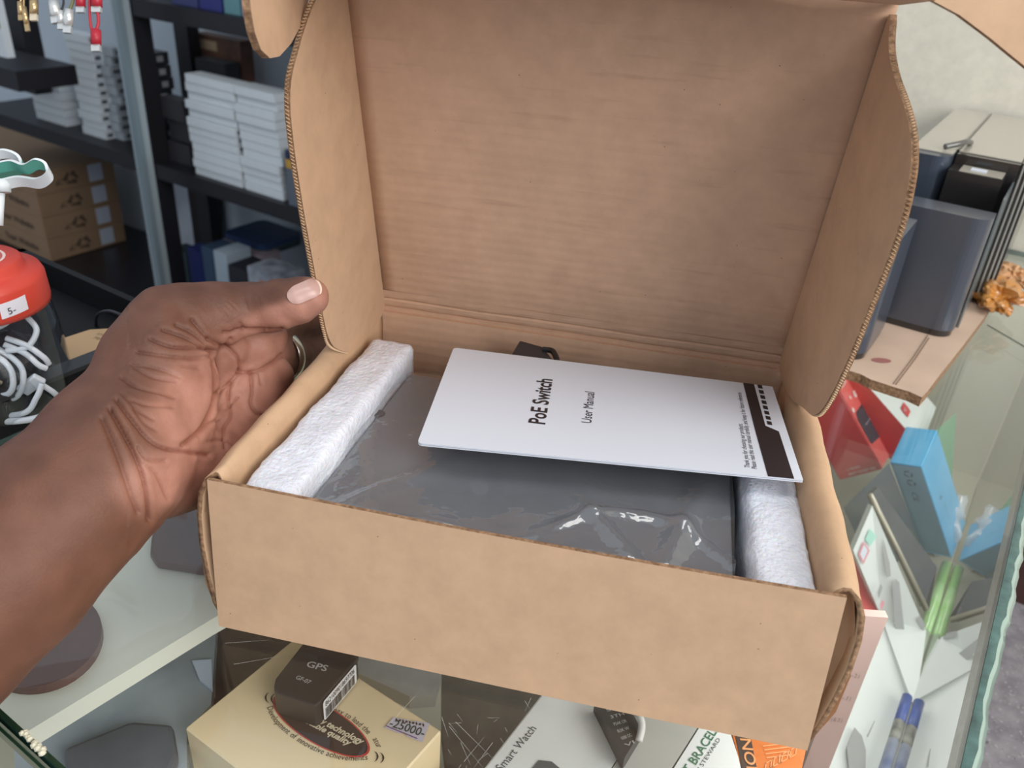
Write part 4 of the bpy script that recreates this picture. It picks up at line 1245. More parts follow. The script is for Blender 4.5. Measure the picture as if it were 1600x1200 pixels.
bm = BM(); tube(bm, [V(UE-.0050, .425, ZS+.0285), V(UE-.0050, .402, ZS+.0285)], .0043, 16); obj('band', bm, mat('marker_band', (92, 96, 92), .4, rgb2=(170, 170, 160), vscale=120), bt, smooth=True)
bm = BM(); tube(bm, [V(UE-.0050, .402, ZS+.0285), V(UE-.0050, .25, ZS+.0285)], .0044, 16); obj('barrel', bm, mat('marker_barrel', (196, 204, 214), .3, rgb2=(110, 124, 170), vscale=40), bt, smooth=True)
# green card behind the blue carton, crumpled clear wrap
bm = BM(); prism(bm, [V(.285, .74, ZS), V(.298, .79, ZS), V(.262, .82, ZS+.13), V(.250, .76, ZS+.13)], NU*-.001)
tag(obj('green_card', bm, mat('muted_green', (116, 158, 128), .5)), 'muted green card standing behind the blue carton', 'card')
bm = BM(); bmesh.ops.create_icosphere(bm, subdivisions=4, radius=.026); rr = random.Random(31)
from mathutils import noise as NZ
for v in bm.verts:
    n_ = NZ.fractal(v.co*70, 1, 2, 4); v.co *= 1+.55*n_; v.co.z *= 1.25
wc = V(.284, .735, ZS+.036)
for v in bm.verts: v.co += wc; v.co.z = max(v.co.z, ZS+.0005)
tag(obj('crumpled_wrap', bm, clearmat('crumpled_film', ior=1.5, rough=.1, extra=.10, haze=.38), smooth=True), 'crumpled clear plastic wrap above the blue carton by the front pane', 'plastic wrap')
# white tabs reflected by the pane
# ------------------------------------------------------------------ on top of the counter, right: speakers on a torn carton
sheet_t = thing('cardboard_sheet', 'torn brown corrugated cardboard sheet under the black speakers on the right', 'cardboard', V(.2, .6, 0), TH)
outl = [(1290, 560), (1318, 576), (1345, 586), (1362, 592), (1381, 600), (1402, 607), (1420, 612), (1440, 622), (1449, 610), (1470, 583), (1500, 547), (1540, 492), (1562, 456), (1500, 430), (1380, 420), (1280, 480)]
TZ = .009
bm = BM(); rr = random.Random(3)
P = [at_z(x+rr.uniform(-1.5, 1.5), y+rr.uniform(-1.5, 1.5), TZ) for x, y in outl]
prism(bm, P, Vector((0, 0, -TZ+.0008)), 0, 1)
obj('sheet', bm, [mat('worn_cardboard', (192, 166, 146), .8, var=.08, vscale=25), K_EDGE], sheet_t)
bm = BM()
for (a, b_) in (((1450, 524), (1396, 600)), ((1452, 528), (1400, 601))):
    tube(bm, [at_z(*a, TZ+.0003), at_z((a[0]+b_[0])/2+4, (a[1]+b_[1])/2-3, TZ+.0003), at_z(*b_, TZ+.0002)], .0005, 5)
obj('crease', bm, mat('crease_brown', (140, 116, 98), .9), sheet_t)
bm = BM(); bm.faces.new([bm.verts.new(at_z(1377+15*math.cos(2*PI*k/16)+5*math.sin(2*PI*k/16), 563+4*math.sin(2*PI*k/16), TZ+.0003)) for k in range(16)])
obj('red_stain', bm, mat('stain_red', (150, 96, 90), .8), sheet_t)
bm = BM()
pp = [(1318, 577), (1345, 587), (1362, 593), (1381, 601), (1402, 608), (1420, 613), (1440, 622)]
prev = None
for i in range(len(pp)-1):
    for s_ in range(12):
        t1 = s_/12; x = pp[i][0]+(pp[i+1][0]-pp[i][0])*t1; y = pp[i][1]+(pp[i+1][1]-pp[i][1])*t1
        A_ = at_z(x, y, 0)+Vector((0, -.0012, 0)); z = .0045+.0028*math.sin(s_*PI/2+i)
        cur = (bm.verts.new(A_+Vector((0, 0, z-.0006+.001))), bm.verts.new(A_+Vector((0, 0, z+.0018))))
        if prev: bm.faces.new((prev[0], cur[0], cur[1], prev[1]))
        prev = cur
obj('flute_edge', bm, MATS['flute_paper'], sheet_t)
bmesh_r = None
def rbox(u0, u1, v0, v1, z0, z1, r, seg=8, front_only=True):
    """upright box with rounded front vertical edges"""
    pts = []
    def arc(cu, cv, a0, a1):
        for k in range(seg+1):
            a = a0+(a1-a0)*k/seg; pts.append((cu+r*math.cos(a), cv+r*math.sin(a)))
    arc(u0+r, v0+r, PI, 1.5*PI); arc(u1-r, v0+r, 1.5*PI, 2*PI)
    pts.append((u1, v1)); pts.append((u0, v1))
    bm = BM(); prism(bm, [V(u, v, z0) for u, v in pts], Vector((0, 0, z1-z0)))
    return bm
GUN = mat('gunmetal', (84, 88, 98), .28, metal=.35, coat=.25)
BLKG = mat('gloss_black', (40, 38, 38), .22, coat=.5)
TOPG = mat('top_grey_black', (60, 60, 58), .12, coat=1.0)
sp = thing('speaker', 'dark grey rounded speaker standing on the cardboard, nearest the box lid', 'speaker', V(.20, .60, TZ), TH)
bm = rbox(.150, .238, .585, .616, TZ+.006, .116, .0145); obj('cabinet', bm, GUN, sp, smooth=False)
bm = rbox(.151, .237, .586, .615, TZ, TZ+.006, .0145); obj('foot', bm, BLKG, sp)
lg = at_plane(1405, 375, V(0, .584, 0), DV)
bm = BM()
for k in range(5):
    u0 = .1705+k*.0021; bm.faces.new([bm.verts.new(V(u_, .5845, z_)) for u_, z_ in ((u0, .0875), (u0+.0015, .0875), (u0+.0025, .0925), (u0+.001, .0925))])
obj('badge', bm, mat('badge_silver', (170, 174, 180), .3), sp)
sp2 = thing('speaker', 'narrow dark bluish speaker half hidden behind the right flap of the lid', 'speaker', V(.152, .52, TZ), TH)
bm = rbox(.118, .187, .487, .560, TZ+.006, .112, .014); obj('cabinet', bm, mat('dark_blue_metal', (70, 78, 92), .3, metal=.3, coat=.3), sp2)
bm = rbox(.119, .186, .488, .559, TZ, TZ+.006, .014); obj('foot', bm, BLKG, sp2)
dv1 = thing('desktop_speaker', 'black desktop speaker with beige-reflecting glossy top and side notch, against the cream wall', 'speaker', V(.22, .72, 0), TH)
bm = rbox(.150, .186, .665, .93, TZ+.002, .142, .014); obj('rounded_cabinet', bm, mat('dark_blue_metal', (70, 78, 92), .3), dv1)
bm = BM(); boxuv(bm, .1875, .232, .662, .690, TZ+.002, .133)
obj('front_block', bm, BLKG, dv1)
bm = BM(); boxuv(bm, .1875, .240, .691, .93, TZ+.002, .142); obj('rear_cabinet', bm, BLKG, dv1)
TOPM = mat('wall_reflection_top', (176, 170, 156), .25, coat=.4)  # beige reflection of the wall in the black glossy tops, painted as colour
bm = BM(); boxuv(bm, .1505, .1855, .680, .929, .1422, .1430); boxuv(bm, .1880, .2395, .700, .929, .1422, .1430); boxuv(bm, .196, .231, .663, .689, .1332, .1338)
obj('wall_reflection_top', bm, TOPM, dv1)
bm = BM(); boxuv(bm, .204, .217, .672, .682, .1339, .1345); obj('white_tag', bm, WHITE, dv1)
bm = BM(); tube(bm, spline([V(.176, .69, .146), V(.186, .70, .149), V(.190, .715, .149), V(.192, .735, .145)], 6), .0026); obj('bracket', bm, mat('bracket_steel', (110, 110, 106), .3, metal=.6), dv1, smooth=True)
bm = BM(); tube(bm, [V(.1868, .70, .1432), V(.1868, .925, .1432)], .0009, 6); obj('seam', bm, BLKG, dv1)
# silver and black trims on the right side
bm = BM()
for k, (du, w) in enumerate(((.2405, .0014), (.2440, .002), (.2485, .0012), (.2520, .0016))):
    boxuv(bm, du, du+w, .70, .925, .012, .142)
obj('black_fin', bm, BLKG, dv1)
bm = BM()
for du in (.2420, .2462, .2500): boxuv(bm, du, du+.0015, .70, .925, .012, .139)
obj('silver_fin', bm, mat('silver_trim', (190, 190, 180), .3, metal=.4), dv1)
bm = BM(); boxuv(bm, .2388, .2402, .620, .690, TZ, .127); obj('side_panel', bm, mat('steel_side', (126, 136, 140), .2, metal=.4, coat=.4), dv1)
# crumpled amber tape and brown paper right of the speakers
def crumple(name, label, cat, c, sx, sy, sz, m, seed, parent=None):
    bm = BM(); bmesh.ops.create_icosphere(bm, subdivisions=4, radius=1)
    for v in bm.verts:
        n_ = NZ.cell(v.co*2.2+Vector((seed, 0, 0)))*.35+NZ.noise(v.co*1.7+Vector((seed, 3, 1)))*.5
        v.co *= 1+n_; v.co = Vector((v.co.x*sx, v.co.y*sy, v.co.z*sz))
    zmin = min(v.co.z for v in bm.verts)
    for v in bm.verts: v.co = V(c[0]+v.co.x, c[1]+v.co.y, c[2]+v.co.z-zmin)
    return tag(obj(name, bm, m), label, cat)
crumple('packing_tape', 'crumpled amber packing tape on the glass beside the speakers', 'tape', (.262, .70, .0005), .016, .026, .012, mat('amber_tape', (206, 146, 74), .25, rgb2=(170, 108, 50), vscale=40, coat=.6), 4)
crumple('paper_scrap', 'crumpled light brown paper scrap on the glass near the wall', 'paper', (.266, .80, .0005), .014, .022, .009, mat('scrap_paper', (216, 170, 124), .5, rgb2=(190, 140, 98), vscale=40), 11)
bm = BM(); tube(bm, [at_z(1543, 508, .0004), at_z(1612, 548, .0004)], .0006, 6)
obj("glass_seam", bm, mat("seam_dark", (96, 98, 86), .5), case)

# fill light added under the glass to brighten the cartons, no fixture there
ll = bpy.data.lights.new('case_fill_light', 'AREA'); ll.shape = 'RECTANGLE'; ll.size = .012; ll.size_y = .80; ll.energy = 0.5; ll.color = (1, .98, .95)
lo = bpy.data.objects.new('case_fill_light', ll); COL.objects.link(lo)
lo.matrix_world = Matrix.Translation(V(.292, .50, -.014)) @ Matrix((Vector((NU.x, NU.y, 0))*1.0, DV, Vector((0, 0, 1)))).transposed().to_4x4() @ Matrix.Rotation(math.radians(18), 4, 'Y')
# ------------------------------------------------------------------ the room
WALLB = mat('wall_blue_white', (198, 208, 218), .85, var=.03, vscale=6)
WALLC = kraft('wall_cream_plaster', (224, 217, 200))
wb = MATS['wall_cream_plaster'].node_tree
FLOOR = mat('terrazzo', (138, 134, 138), .7, spec=.3, rgb2=(112, 108, 113), vscale=60)
ZF = -.95
bm = BM(); boxuv(bm, -5.2, 3.2, -2.8, 2.6, ZF-.05, ZF); structure(obj('floor', bm, FLOOR))
ZR = -.46
bm = BM(); boxuv(bm, .345, 3.2, -2.8, .9355, ZF+.0005, ZR); structure(obj('floor', bm, FLOOR))
bm = BM(); boxuv(bm, .345, 3.2, .922, .9355, ZR, ZR+.085); structure(obj('baseboard_right', bm, mat('dark_wood', (70, 44, 38), .5)))
bm = BM(); boxuv(bm, -5.2, -.15, 1.60, 1.68, ZF, 1.6); structure(obj('wall_back', bm, WALLB))
bm = BM(); boxuv(bm, -.23, 3.2, .936, 1.016, ZF, 1.6); structure(obj('wall_right', bm, WALLC))
bm = BM(); boxuv(bm, -.23, -.15, 1.016, 1.60, ZF, 1.6); structure(obj('wall_return', bm, WALLB))
bm = BM(); boxuv(bm, -5.2, -5.12, -2.8, 1.60, ZF, 1.6); structure(obj('wall_left', bm, WALLB))
bm = BM(); rr = random.Random(8)
for k in range(420):
    px, py = rr.uniform(1495, 1600), rr.uniform(860, 1200)
    c = at_z(px, py, ZR+.0004); r = rr.uniform(.0006, .0022); n_ = rr.randint(4, 6); a0 = rr.uniform(0, 6)
    bm.faces.new([bm.verts.new(c+Vector((r*math.cos(a0+2*PI*j/n_), r*rr.uniform(.6, 1)*math.sin(a0+2*PI*j/n_), 0))) for j in range(n_)])
ch = obj('terrazzo_chips', bm, mat('terrazzo_chip', (152, 149, 152), .5)); ch['kind'] = 'stuff'; ch['label'] = 'pale stone chips in the grey terrazzo floor'; ch['category'] = 'stone chips'
BK = mat('shelf_black', (24, 22, 28), .5)
VS = 1.20                                         # front plane of the shelving
def fu(px, py, v=VS): return uvz(at_v(px, py, v))
def u_at(px, py, u):
    return uvz(at_plane(px, py, NU*u, NU))
rack = thing('shelving_unit', 'black shelving unit with phone accessory boxes along the far blue-white wall', 'shelves', V(-1.9, 1.4, ZF), TH)
VB = 1.58
def plate(py_pairs, th, v0=VS, v1=VB, name='shelf', m=BK):
    (x0, y0), (x1, y1) = py_pairs
    a, b_ = fu(x0, y0, v0), fu(x1, y1, v0); z = (a[2]+b_[2])/2
    bm = BM(); boxuv(bm, a[0], b_[0], v0, v1, z-th, z); obj(name, bm, m, rack); return z
ZM_ = plate(((-40, 174), (560, 346)), .040)
ZT_ = plate(((205, 6), (600, 58)), .040)
ZL_ = fu(80, 410)[2]
def post(px, py, w, v=VS, z0=ZF, z1=1.0, d=.04, m=BK, name='post', dx=0):
    u = fu(px, py, v)[0]; bm = BM(); boxuv(bm, u, u+w, v, v+d, z0, z1); return obj(name, bm, m, rack)
# pairs of posts: front post and rear post joined by the shelf ends
post(209, 130, .036, VS-.002, z0=ZL_, d=.05); post(278, 100, .060, 1.45, z0=ZL_, d=.04)
post(16, 60, .075, VS-.002, z0=-.27, d=.05)
post(296, 320, .060, 1.52, z0=ZL_, z1=ZM_-.041, d=.05)
ue_ = fu(560, 346)[0]
for vv_ in (VS+.001, VB-.05):
    bm = BM(); boxuv(bm, ue_-.002, ue_+.04, vv_, vv_+.045, ZF, 1.0); obj('post', bm, BK, rack)
# pale aluminium upright in front of the shelving
au = thing('aluminium_upright', 'pale grey aluminium upright standing in front of the black shelving', 'upright', V(*fu(250, 450, 1.12)[:2], ZF), TH)
a = fu(183, 0, 1.12); b_ = fu(203, 0, 1.12)
bm = BM(); boxuv(bm, a[0], b_[0]-.012, 1.10, 1.125, ZF, 1.1); obj('profile', bm, mat('aluminium', (176, 188, 192), .35, metal=.35), au)
bm = BM(); boxuv(bm, b_[0]-.020, b_[0], 1.085, 1.10, ZF, 1.1); obj('edge_strip', bm, mat('aluminium_dark', (132, 146, 152), .35, metal=.35), au)
# small upper shelf on the left
sh2 = thing('wall_shelf', 'short black shelf jutting from the left above the white box stacks', 'shelf', V(-2.6, 1.15, -.3), TH)
a = fu(24, 112, 1.0); vz = u_at(117, 98, a[0])[1]
bm = BM(); boxuv(bm, a[0]-.7, a[0], 1.0, min(vz, VS-.012), a[2]-.050, a[2]); obj('board', bm, BK, sh2)

def sbox(xc, yb, x0, x1, h, v, z=None):
    """carton with its near right bottom corner at the picture point, reaching x0 to the left and x1 to the far right"""
    u, _, zz = fu(xc, yb, v)
    if z is None: z = zz
    ul = fu(x0, yb, v)[0]
    vr = u_at(x1, yb, u)[1]
    return ul, u, v, max(v+.02, vr), z, z+h
PALE = mat('pale_box', (212, 218, 222), .5, var=.02)
GREYL = mat('label_dark', (84, 90, 98), .6)
def make_pack(b, m, lab, cat, group, name, prn=None):
    u0, u1, v0, v1, z0, z1 = b
    t = thing(name, lab, cat, V((u0+u1)/2, (v0+v1)/2, z0), TH, group)
    bm = BM(); boxuv(bm, u0, u1, v0, v1, z0, z1); obj('pack', bm, m, t)
    if prn:
        bm = BM(); w = v1-v0
        P = [V(u1+.0006, v0+w*.18, z0+(z1-z0)*.25), V(u1+.0006, v0+w*.62, z0+(z1-z0)*.25), V(u1+.0006, v0+w*.62, z0+(z1-z0)*.75), V(u1+.0006, v0+w*.18, z0+(z1-z0)*.75)]
        bm.faces.new([bm.verts.new(p) for p in P]); obj('printed_label', bm, prn, t)
    return t
def copy_tree(o, parent=None):
    c = o.copy(); COL.objects.link(c)
    if parent is not None: c.parent = parent
    for chd in list(o.children): copy_tree(chd, c)
    return c
def stack(b, n, m, labf, cat, group, name, prn=None, jit=.004, seed=1, shared=None):
    rr = random.Random(seed); h = b[5]-b[4]
    first = make_pack(b, m, labf(0, n), cat, group, name, prn)
    base = first.location.copy()
    for i in range(1, n):
        c = copy_tree(first); c.location = base+Vector((rr.uniform(-jit, jit), rr.uniform(-jit, jit), h*1.07*i)); c['label'] = labf(i, n)
    first.location = base
ORD = ('bottom', 'second', 'third', 'fourth', 'fifth', 'sixth', 'seventh', 'eighth', 'ninth', 'tenth', 'eleventh', 'twelfth')
def common(txt): return lambda i, n: ('topmost' if i == n-1 else 'lowest' if i == 0 else ORD[i]+' from the bottom')+' '+txt
# tall stack with dark end labels (left)
b = sbox(166, 222, 133, 186, .0215, VS+.05); zt_ = ZM_
def onshelf(b, h): return (b[0], b[1], b[2], b[3], ZM_+.0003, ZM_+.0003+h)
b = onshelf(b, .0222)
stack(b, 12, PALE, common('white box with dark end label in the tallest left stack'), 'box', 'white boxes with dark end labels in the tall stack', 'accessory_box', GREYL, .003, 2)
b = onshelf(sbox(105, 203, 62, 130, .02, VS+.055), .0235)
stack(b, 6, PALE, common('small white box in the low stack at far left'), 'box', 'white boxes in the low left stack', 'accessory_box', None, .003, 3)
b = onshelf(sbox(196, 232, 180, 222, .02, VS+.08), .024)
stack(b, 10, mat('greyish_box', (168, 174, 180), .5, var=.05), common('greyish box in the stack left of the aluminium upright'), 'box', 'greyish boxes left of the upright', 'accessory_box', GREYL, .008, 4)
# black boxes with pale label, between the posts
b = onshelf(sbox(262, 240, 232, 284, .02, VS+.10), .031)
stack(b, 8, mat('near_black_box', (38, 38, 44), .4), common('black box in the stack between the black posts'), 'box', 'black boxes stacked between the posts', 'black_box', mat('pale_print', (150, 152, 156), .5), .004, 5)
b = onshelf(sbox(300, 264, 268, 318, .02, VS+.05), .055)
stack(b, 3, mat('charcoal_box', (52, 50, 54), .5), common('charcoal carton left of the wide white stacks'), 'carton', 'charcoal cartons beside the white stacks', 'charcoal_carton', None, .01, 6)
# two stacks of white boxes in the middle
for (xc, yb, x0, x1, seed, txt) in ((378, 282, 308, 402, 7, 'left'), (442, 300, 384, 470, 8, 'right')):
    b = onshelf(sbox(xc, yb, x0, x1, .02, VS+.02), .0200)
    stack(b, 12, PALE, common('thin white box in the %s wide stack, middle shelf' % txt), 'box', 'thin white boxes in the %s wide stack' % txt, 'accessory_box', GREYL if txt == 'left' else None, .006, seed)
# brown picture box and black box behind
def single(name, label, cat, b, m, prints=()):
    u0, u1, v0, v1, z0, z1 = b
    t = thing(name, label, cat, V((u0+u1)/2, (v0+v1)/2, z0), TH)
    bm = BM(); boxuv(bm, u0, u1, v0, v1, z0, z1); obj('pack', bm, m, t)
    for (nm, a0, a1, c0, c1, pm) in prints:
        bm = BM(); P = [V(u0+(u1-u0)*p, v0-.0008, z0+(z1-z0)*q_) for p, q_ in ((a0, c0), (a1, c0), (a1, c1), (a0, c1))]
        bm.faces.new([bm.verts.new(p) for p in P]); obj(nm, bm, pm, t)
    return t
a = fu(302, 50, 1.505); c_ = fu(374, 62, 1.505)
single('picture_carton', 'brown and orange picture carton standing at the back of the middle shelf', 'carton', (a[0], c_[0], 1.505, 1.55, ZM_+.0005, a[2]), mat('brown_picture', (120, 82, 62), .5, rgb2=(70, 50, 46), vscale=14),
       (('printed_title', .1, .5, .86, .95, mat('sand_print', (190, 160, 130), .5)), ('printed_panel', .62, .95, .3, .6, mat('orange_print_b', (150, 96, 60), .5))))
a = fu(304, 90, 1.44); c_ = fu(350, 95, 1.44)
t = single('black_carton', 'black carton with white lettering in front of the brown picture carton', 'carton', (a[0], c_[0], 1.44, 1.49, ZM_+.0005, a[2]), mat('carton_blackish', (44, 44, 48), .5))
lettering('lettering', 'KGAIN', V(a[0]+.03, 1.4385, a[2]-.16), NU, Vector((0, 0, 1)), .03, mat('pale_print', (150, 152, 156), .5), t, width=(c_[0]-a[0])*.7)
a = fu(440, 297, VS+.01); 
single('sim_carton', 'navy, yellow and grey carton at the right end of the middle shelf', 'carton', (fu(440, 305)[0]+.012, fu(470, 310)[0]+.02, VS+.01, VS+.10, ZM_+.0005, ZM_+.0005+.135), mat('slate_grey_box', (92, 100, 112), .5),
       (('navy_top', 0, 1, .84, 1, mat('navy', (36, 44, 74), .5)), ('yellow_band', 0, 1, .68, .84, mat('mustard', (190, 146, 62), .5))))
single('white_carton', 'plain white carton at the far right end of the middle shelf', 'carton', (fu(470, 310)[0]+.022, fu(500, 318)[0]+.03, VS+.01, VS+.10, ZM_+.0005, ZM_+.0005+.09), PALE)
# top shelf
cols = ((258, 300, (60, 66, 110), 'slate blue'), (301, 338, (44, 48, 116), 'navy blue'), (339, 366, (96, 140, 146), 'teal'), (367, 395, (150, 140, 168), 'lilac'), (460, 500, (190, 176, 180), 'pinkish grey'))
for x0, x1, c3, nm in cols:
    single('colour_carton', '%s carton on the top shelf, cut by the top of the photo' % nm, 'carton', (fu(x0, 10)[0], fu(x1, 10)[0]-.006, VS+.02, VS+.18, ZT_+.0005, ZT_+.10), mat('top_'+nm, c3, .4))
# brown cartons stacked at the left, on the black bench
ZBN = -.795
c0 = fu(80, 410)
u1, v0 = c0[0], VS
vv = u_at(200, 388, u1)[1]; ul = u1-.62
zc0 = c0[2]
CART = mat('dull_kraft', (140, 112, 86), .8, var=.04, vscale=10)
CLAB = mat('bluish_label', (180, 186, 198), .6); CINK = mat('carton_ink', (74, 60, 50), .7)
def carton_row():
    t = thing('shipping_carton', 'x', 'carton', V((ul+u1)/2, (v0+vv)/2, zc0), TH, 'brown shipping cartons stacked at the left')
    hh = .0745
    bm = BM(); boxuv(bm, ul, u1, v0, vv, zc0, zc0+hh); bevel(bm, .002, 1); obj('carton_body', bm, CART, t)
    w = vv-v0
    def sq(a, c): return V(u1+.0012, v0+w*a, zc0+hh*c)
    bm = BM(); bm.faces.new([bm.verts.new(p) for p in (sq(.66, .12), sq(.84, .12), sq(.84, .88), sq(.66, .88))]); obj('white_label', bm, CLAB, t)
    bm = BM()
    for k in range(3):
        a = 2*PI*k/3+.5
        pts = []
        for (da, r) in ((-.75, .30), (.55, .30), (.55, .16), (-.75, .16)):
            pts.append(sq(.44+.17*r*math.cos(a+da)*2.0, .48+r*math.sin(a+da)))
        bm.faces.new([bm.verts.new(p) for p in pts])
        pts = [sq(.44+.34*r*math.cos(a+da), .48+r*math.sin(a+da)) for (da, r) in ((.5, .38), (1.1, .22), (.5, .08))]
        bm.faces.new([bm.verts.new(p) for p in pts])
    obj('recycling_symbol', bm, CINK, t)
    bm = BM()
    for q_ in (((.24, .30), (.30, .52), (.31, .50), (.26, .28)), ((.24, .30), (.33, .30), (.33, .34), (.25, .34))):
        bm.faces.new([bm.verts.new(sq(*p)) for p in q_])
    obj('tick_mark', bm, CINK, t)
    lettering('front_lettering', 'Your Website', V(u1-.26, v0-.0012, zc0+hh*.35), NU, Vector((0, 0, 1)), .022, CINK, t, width=.20, bold=.02)
    return t, hh
t, hh = carton_row()
t['label'] = 'brown shipping carton with recycling mark, bottom of the left stack'
for i, nm in enumerate(('second from bottom', 'third from bottom', 'fourth from bottom')):
    c = copy_tree(t); c.location.z += hh*1.01*(i+1); c['label'] = 'brown shipping carton with recycling mark, %s of the left stack' % nm
e0, e1 = at_z(40, 410, zc0), at_z(248, 500, zc0)
zd = zc0-.001
e0.z = e1.z = zd
bm = BM(); prism(bm, [e0-(e1-e0)*1.2, e1+(e1-e0)*1.2, V(-.5, VB, zd), V(u1-1.2, VB, zd)], Vector((0, 0, ZF-zd+.0005)))
obj('bottom_deck', bm, mat('bench_black', (28, 28, 34), .3), rack)
bm = BM(); tube(bm, [e0-(e1-e0)*1.2+Vector((0, 0, .001)), e1+(e1-e0)*1.2+Vector((0, 0, .001))], .004, 8); obj('edge_highlight', bm, mat('highlight_grey', (84, 88, 96), .3), rack)  # grey bead painted in as the highlight along the deck edge
bm = BM(); boxuv(bm, u_at(205, 395, u1)[0]+.03, u1+.42, VB-.03, VB-.01, zc0+.001, ZM_-.05)
tag(obj('wall_poster', bm, mat('spotted_white', (186, 192, 202), .7, rgb2=(150, 154, 166), vscale=9)), 'spotted white panel standing right of the brown shipping cartons', 'panel')

# coloured packs on the lower shelf, beside the hand
def lowbox(name, label, cat, xc, yb, x0, x1, yt, v, m, prints=()):
    u, _, z = fu(xc, yb, v); zt = fu(xc, yt, v)[2]
    ul = fu(x0, yb, v)[0]; vr = max(v+.03, min(v+.085, u_at(x1, yb, u)[1]))
    return single(name, label, cat, (ul, u, v, min(vr, VB-.01), ZL_+.0005, zt), m, prints)
lowbox('pack', 'dark green pack, leftmost on the lower shelf behind the thumb', 'pack', 297, 440, 276, 320, 398, VS+.10, mat('dark_green', (38, 56, 58), .5))
lowbox('pack', 'royal blue pack on the lower shelf above the hand', 'pack', 320, 440, 299, 342, 397, VS+.08, mat('royal_blue', (40, 52, 112), .5))
lowbox('pack', 'slate blue pack on the lower shelf, right of the royal blue one', 'pack', 338, 440, 321, 372, 393, VS+.06, mat('slate_blue', (58, 78, 104), .5))
lowbox('pack', 'pale grey pack on the lower shelf above the thumb knuckle', 'pack', 358, 440, 339, 405, 400, VS+.04, mat('pale_grey_pack', (168, 182, 194), .5))
lowbox('pack', 'black pack on the lower shelf beside the pale grey pack', 'pack', 388, 445, 360, 440, 425, VS+.02, mat('blackish', (34, 34, 42), .5))
lowbox('pack', 'white and orange printed pack on the lower shelf near the thumb tip', 'pack', 440, 455, 390, 500, 436, VS, mat('print_mix', (170, 176, 186), .5, rgb2=(90, 92, 100), vscale=16),
       (('orange_patch', .35, .6, .5, .9, mat('orange_patch', (180, 110, 70), .5)),))
lowbox('pack', 'pinkish grey pack lying under the blue pouch', 'pack', 412, 418, 345, 440, 402, VS+.14, mat('pinkish_grey', (168, 150, 158), .6))
# blue zip pouch
u, _, z = fu(410, 402, VS+.16)
pcase = thing('zip_pouch', 'dark blue hard zip pouch with rounded corners, lying on top of the lower packs', 'pouch', V(u-.12, VS+.2, z), TH)
def rrect(u0, u1, v0, v1, r):
    pts = []
    for (cu, cv, a0) in ((u0+r, v0+r, PI), (u1-r, v0+r, 1.5*PI), (u1-r, v1-r, 0), (u0+r, v1-r, .5*PI)):
        for k in range(7): pts.append((cu+r*math.cos(a0+PI/2*k/6), cv+r*math.sin(a0+PI/2*k/6)))
    return pts
ul_, ur_ = fu(348, 385, VS+.16)[0], fu(412, 400, VS+.16)[0]
for k, (dz, ins, c3, nm) in enumerate(((0, 0, (44, 60, 66), 'lower_shell'), (.0135, .002, (90, 100, 84), 'zipper'), (.0175, 0, (38, 60, 98), 'upper_shell'))):
    bm = BM(); h_ = (.013, .004, .016)[k]
    prism(bm, [V(a, c, z+dz) for a, c in rrect(ul_+ins, ur_-ins, VS+.16+ins, VS+.32-ins, .025)], Vector((0, 0, h_))); obj(nm, bm, mat('pouch_'+nm, c3, .45), pcase)

# ------------------------------------------------------------------ left side of the counter: tray, jar, cables
tr = thing('tray', 'black plastic tray holding the cable jar on the left of the counter', 'tray', V(-.30, .08, 0), TH)
bm = BM()
UT, VT0, VT1, UL = -.232, -.12, .172, -.46
boxuv(bm, UL, UT, VT0, VT1, .0, .004); boxuv(bm, UT-.008, UT, VT0, VT1, .004, .026); boxuv(bm, UL, UL+.008, VT0, VT1, .004, .026)
obj('tray_body', bm, mat('tray_black', (17, 17, 20), .6, spec=.25), tr)
bm = BM(); boxuv(bm, UT-.011, UT+.003, VT0, VT1, .0262, .0292); obj('rim', bm, mat('tray_rim', (44, 44, 48), .45), tr)
bm = BM(); boxuv(bm, UL, UT-.009, VT1-.006, VT1, .0042, .026); obj('end_wall', bm, mat('tray_black', (17, 17, 20), .6, spec=.25), tr)
stb = thing('side_table', 'white-topped side table carrying the black tray, left of the glass counter', 'table', V(-.34, 0, ZF), TH)
bm = BM(); boxuv(bm, -.468, -.2375, -.40, .187, -.030, -.0008); obj('table_top', bm, mat('white_laminate', (206, 210, 212), .4), stb)
for uu, vv2 in ((-.46, -.38), (-.46, .15), (-.265, -.38), (-.265, .15)):
    bm = BM(); boxuv(bm, uu, uu+.025, vv2, vv2+.025, ZF+.0005, -.0305); obj('leg', bm, BK, stb)
cbp = thing('brown_carton', 'flat brown carton lying in the black tray, behind the jar', 'carton', V(-.33, .19, 0), TH)
bm = BM(); P = [at_z(x, y, .016) for x, y in ((112, 588), (100, 528), (140, 515), (206, 511), (236, 538), (196, 560))]
prism(bm, P, Vector((0, 0, -.003))); obj('flap', bm, mat('dull_kraft2', (184, 152, 116), .8, var=.04), cbp)
bm = BM(); P = [p+Vector((0, 0, -.003)) for p in P]; prism(bm, [p*.98+sum(P, Vector())/len(P)*.02 for p in P], Vector((0, 0, -.0085))); obj('carton_body', bm, mat('dull_kraft2', (184, 152, 116), .8), cbp)
lettering('faint_lettering', 'MADE IN CHINA', at_z(145, 528, .0164), at_z(190, 540, .0164)-at_z(145, 528, .0164), at_z(150, 515, .0164)-at_z(145, 528, .0164), .0034, mat('faded_ink', (140, 116, 92), .8), cbp)
lettering('faint_lettering', 'S.N. 0000', at_z(150, 522, .0164), at_z(190, 532, .0164)-at_z(150, 522, .0164), at_z(155, 515, .0164)-at_z(150, 522, .0164), .003, mat('faded_ink', (140, 116, 92), .8), cbp)
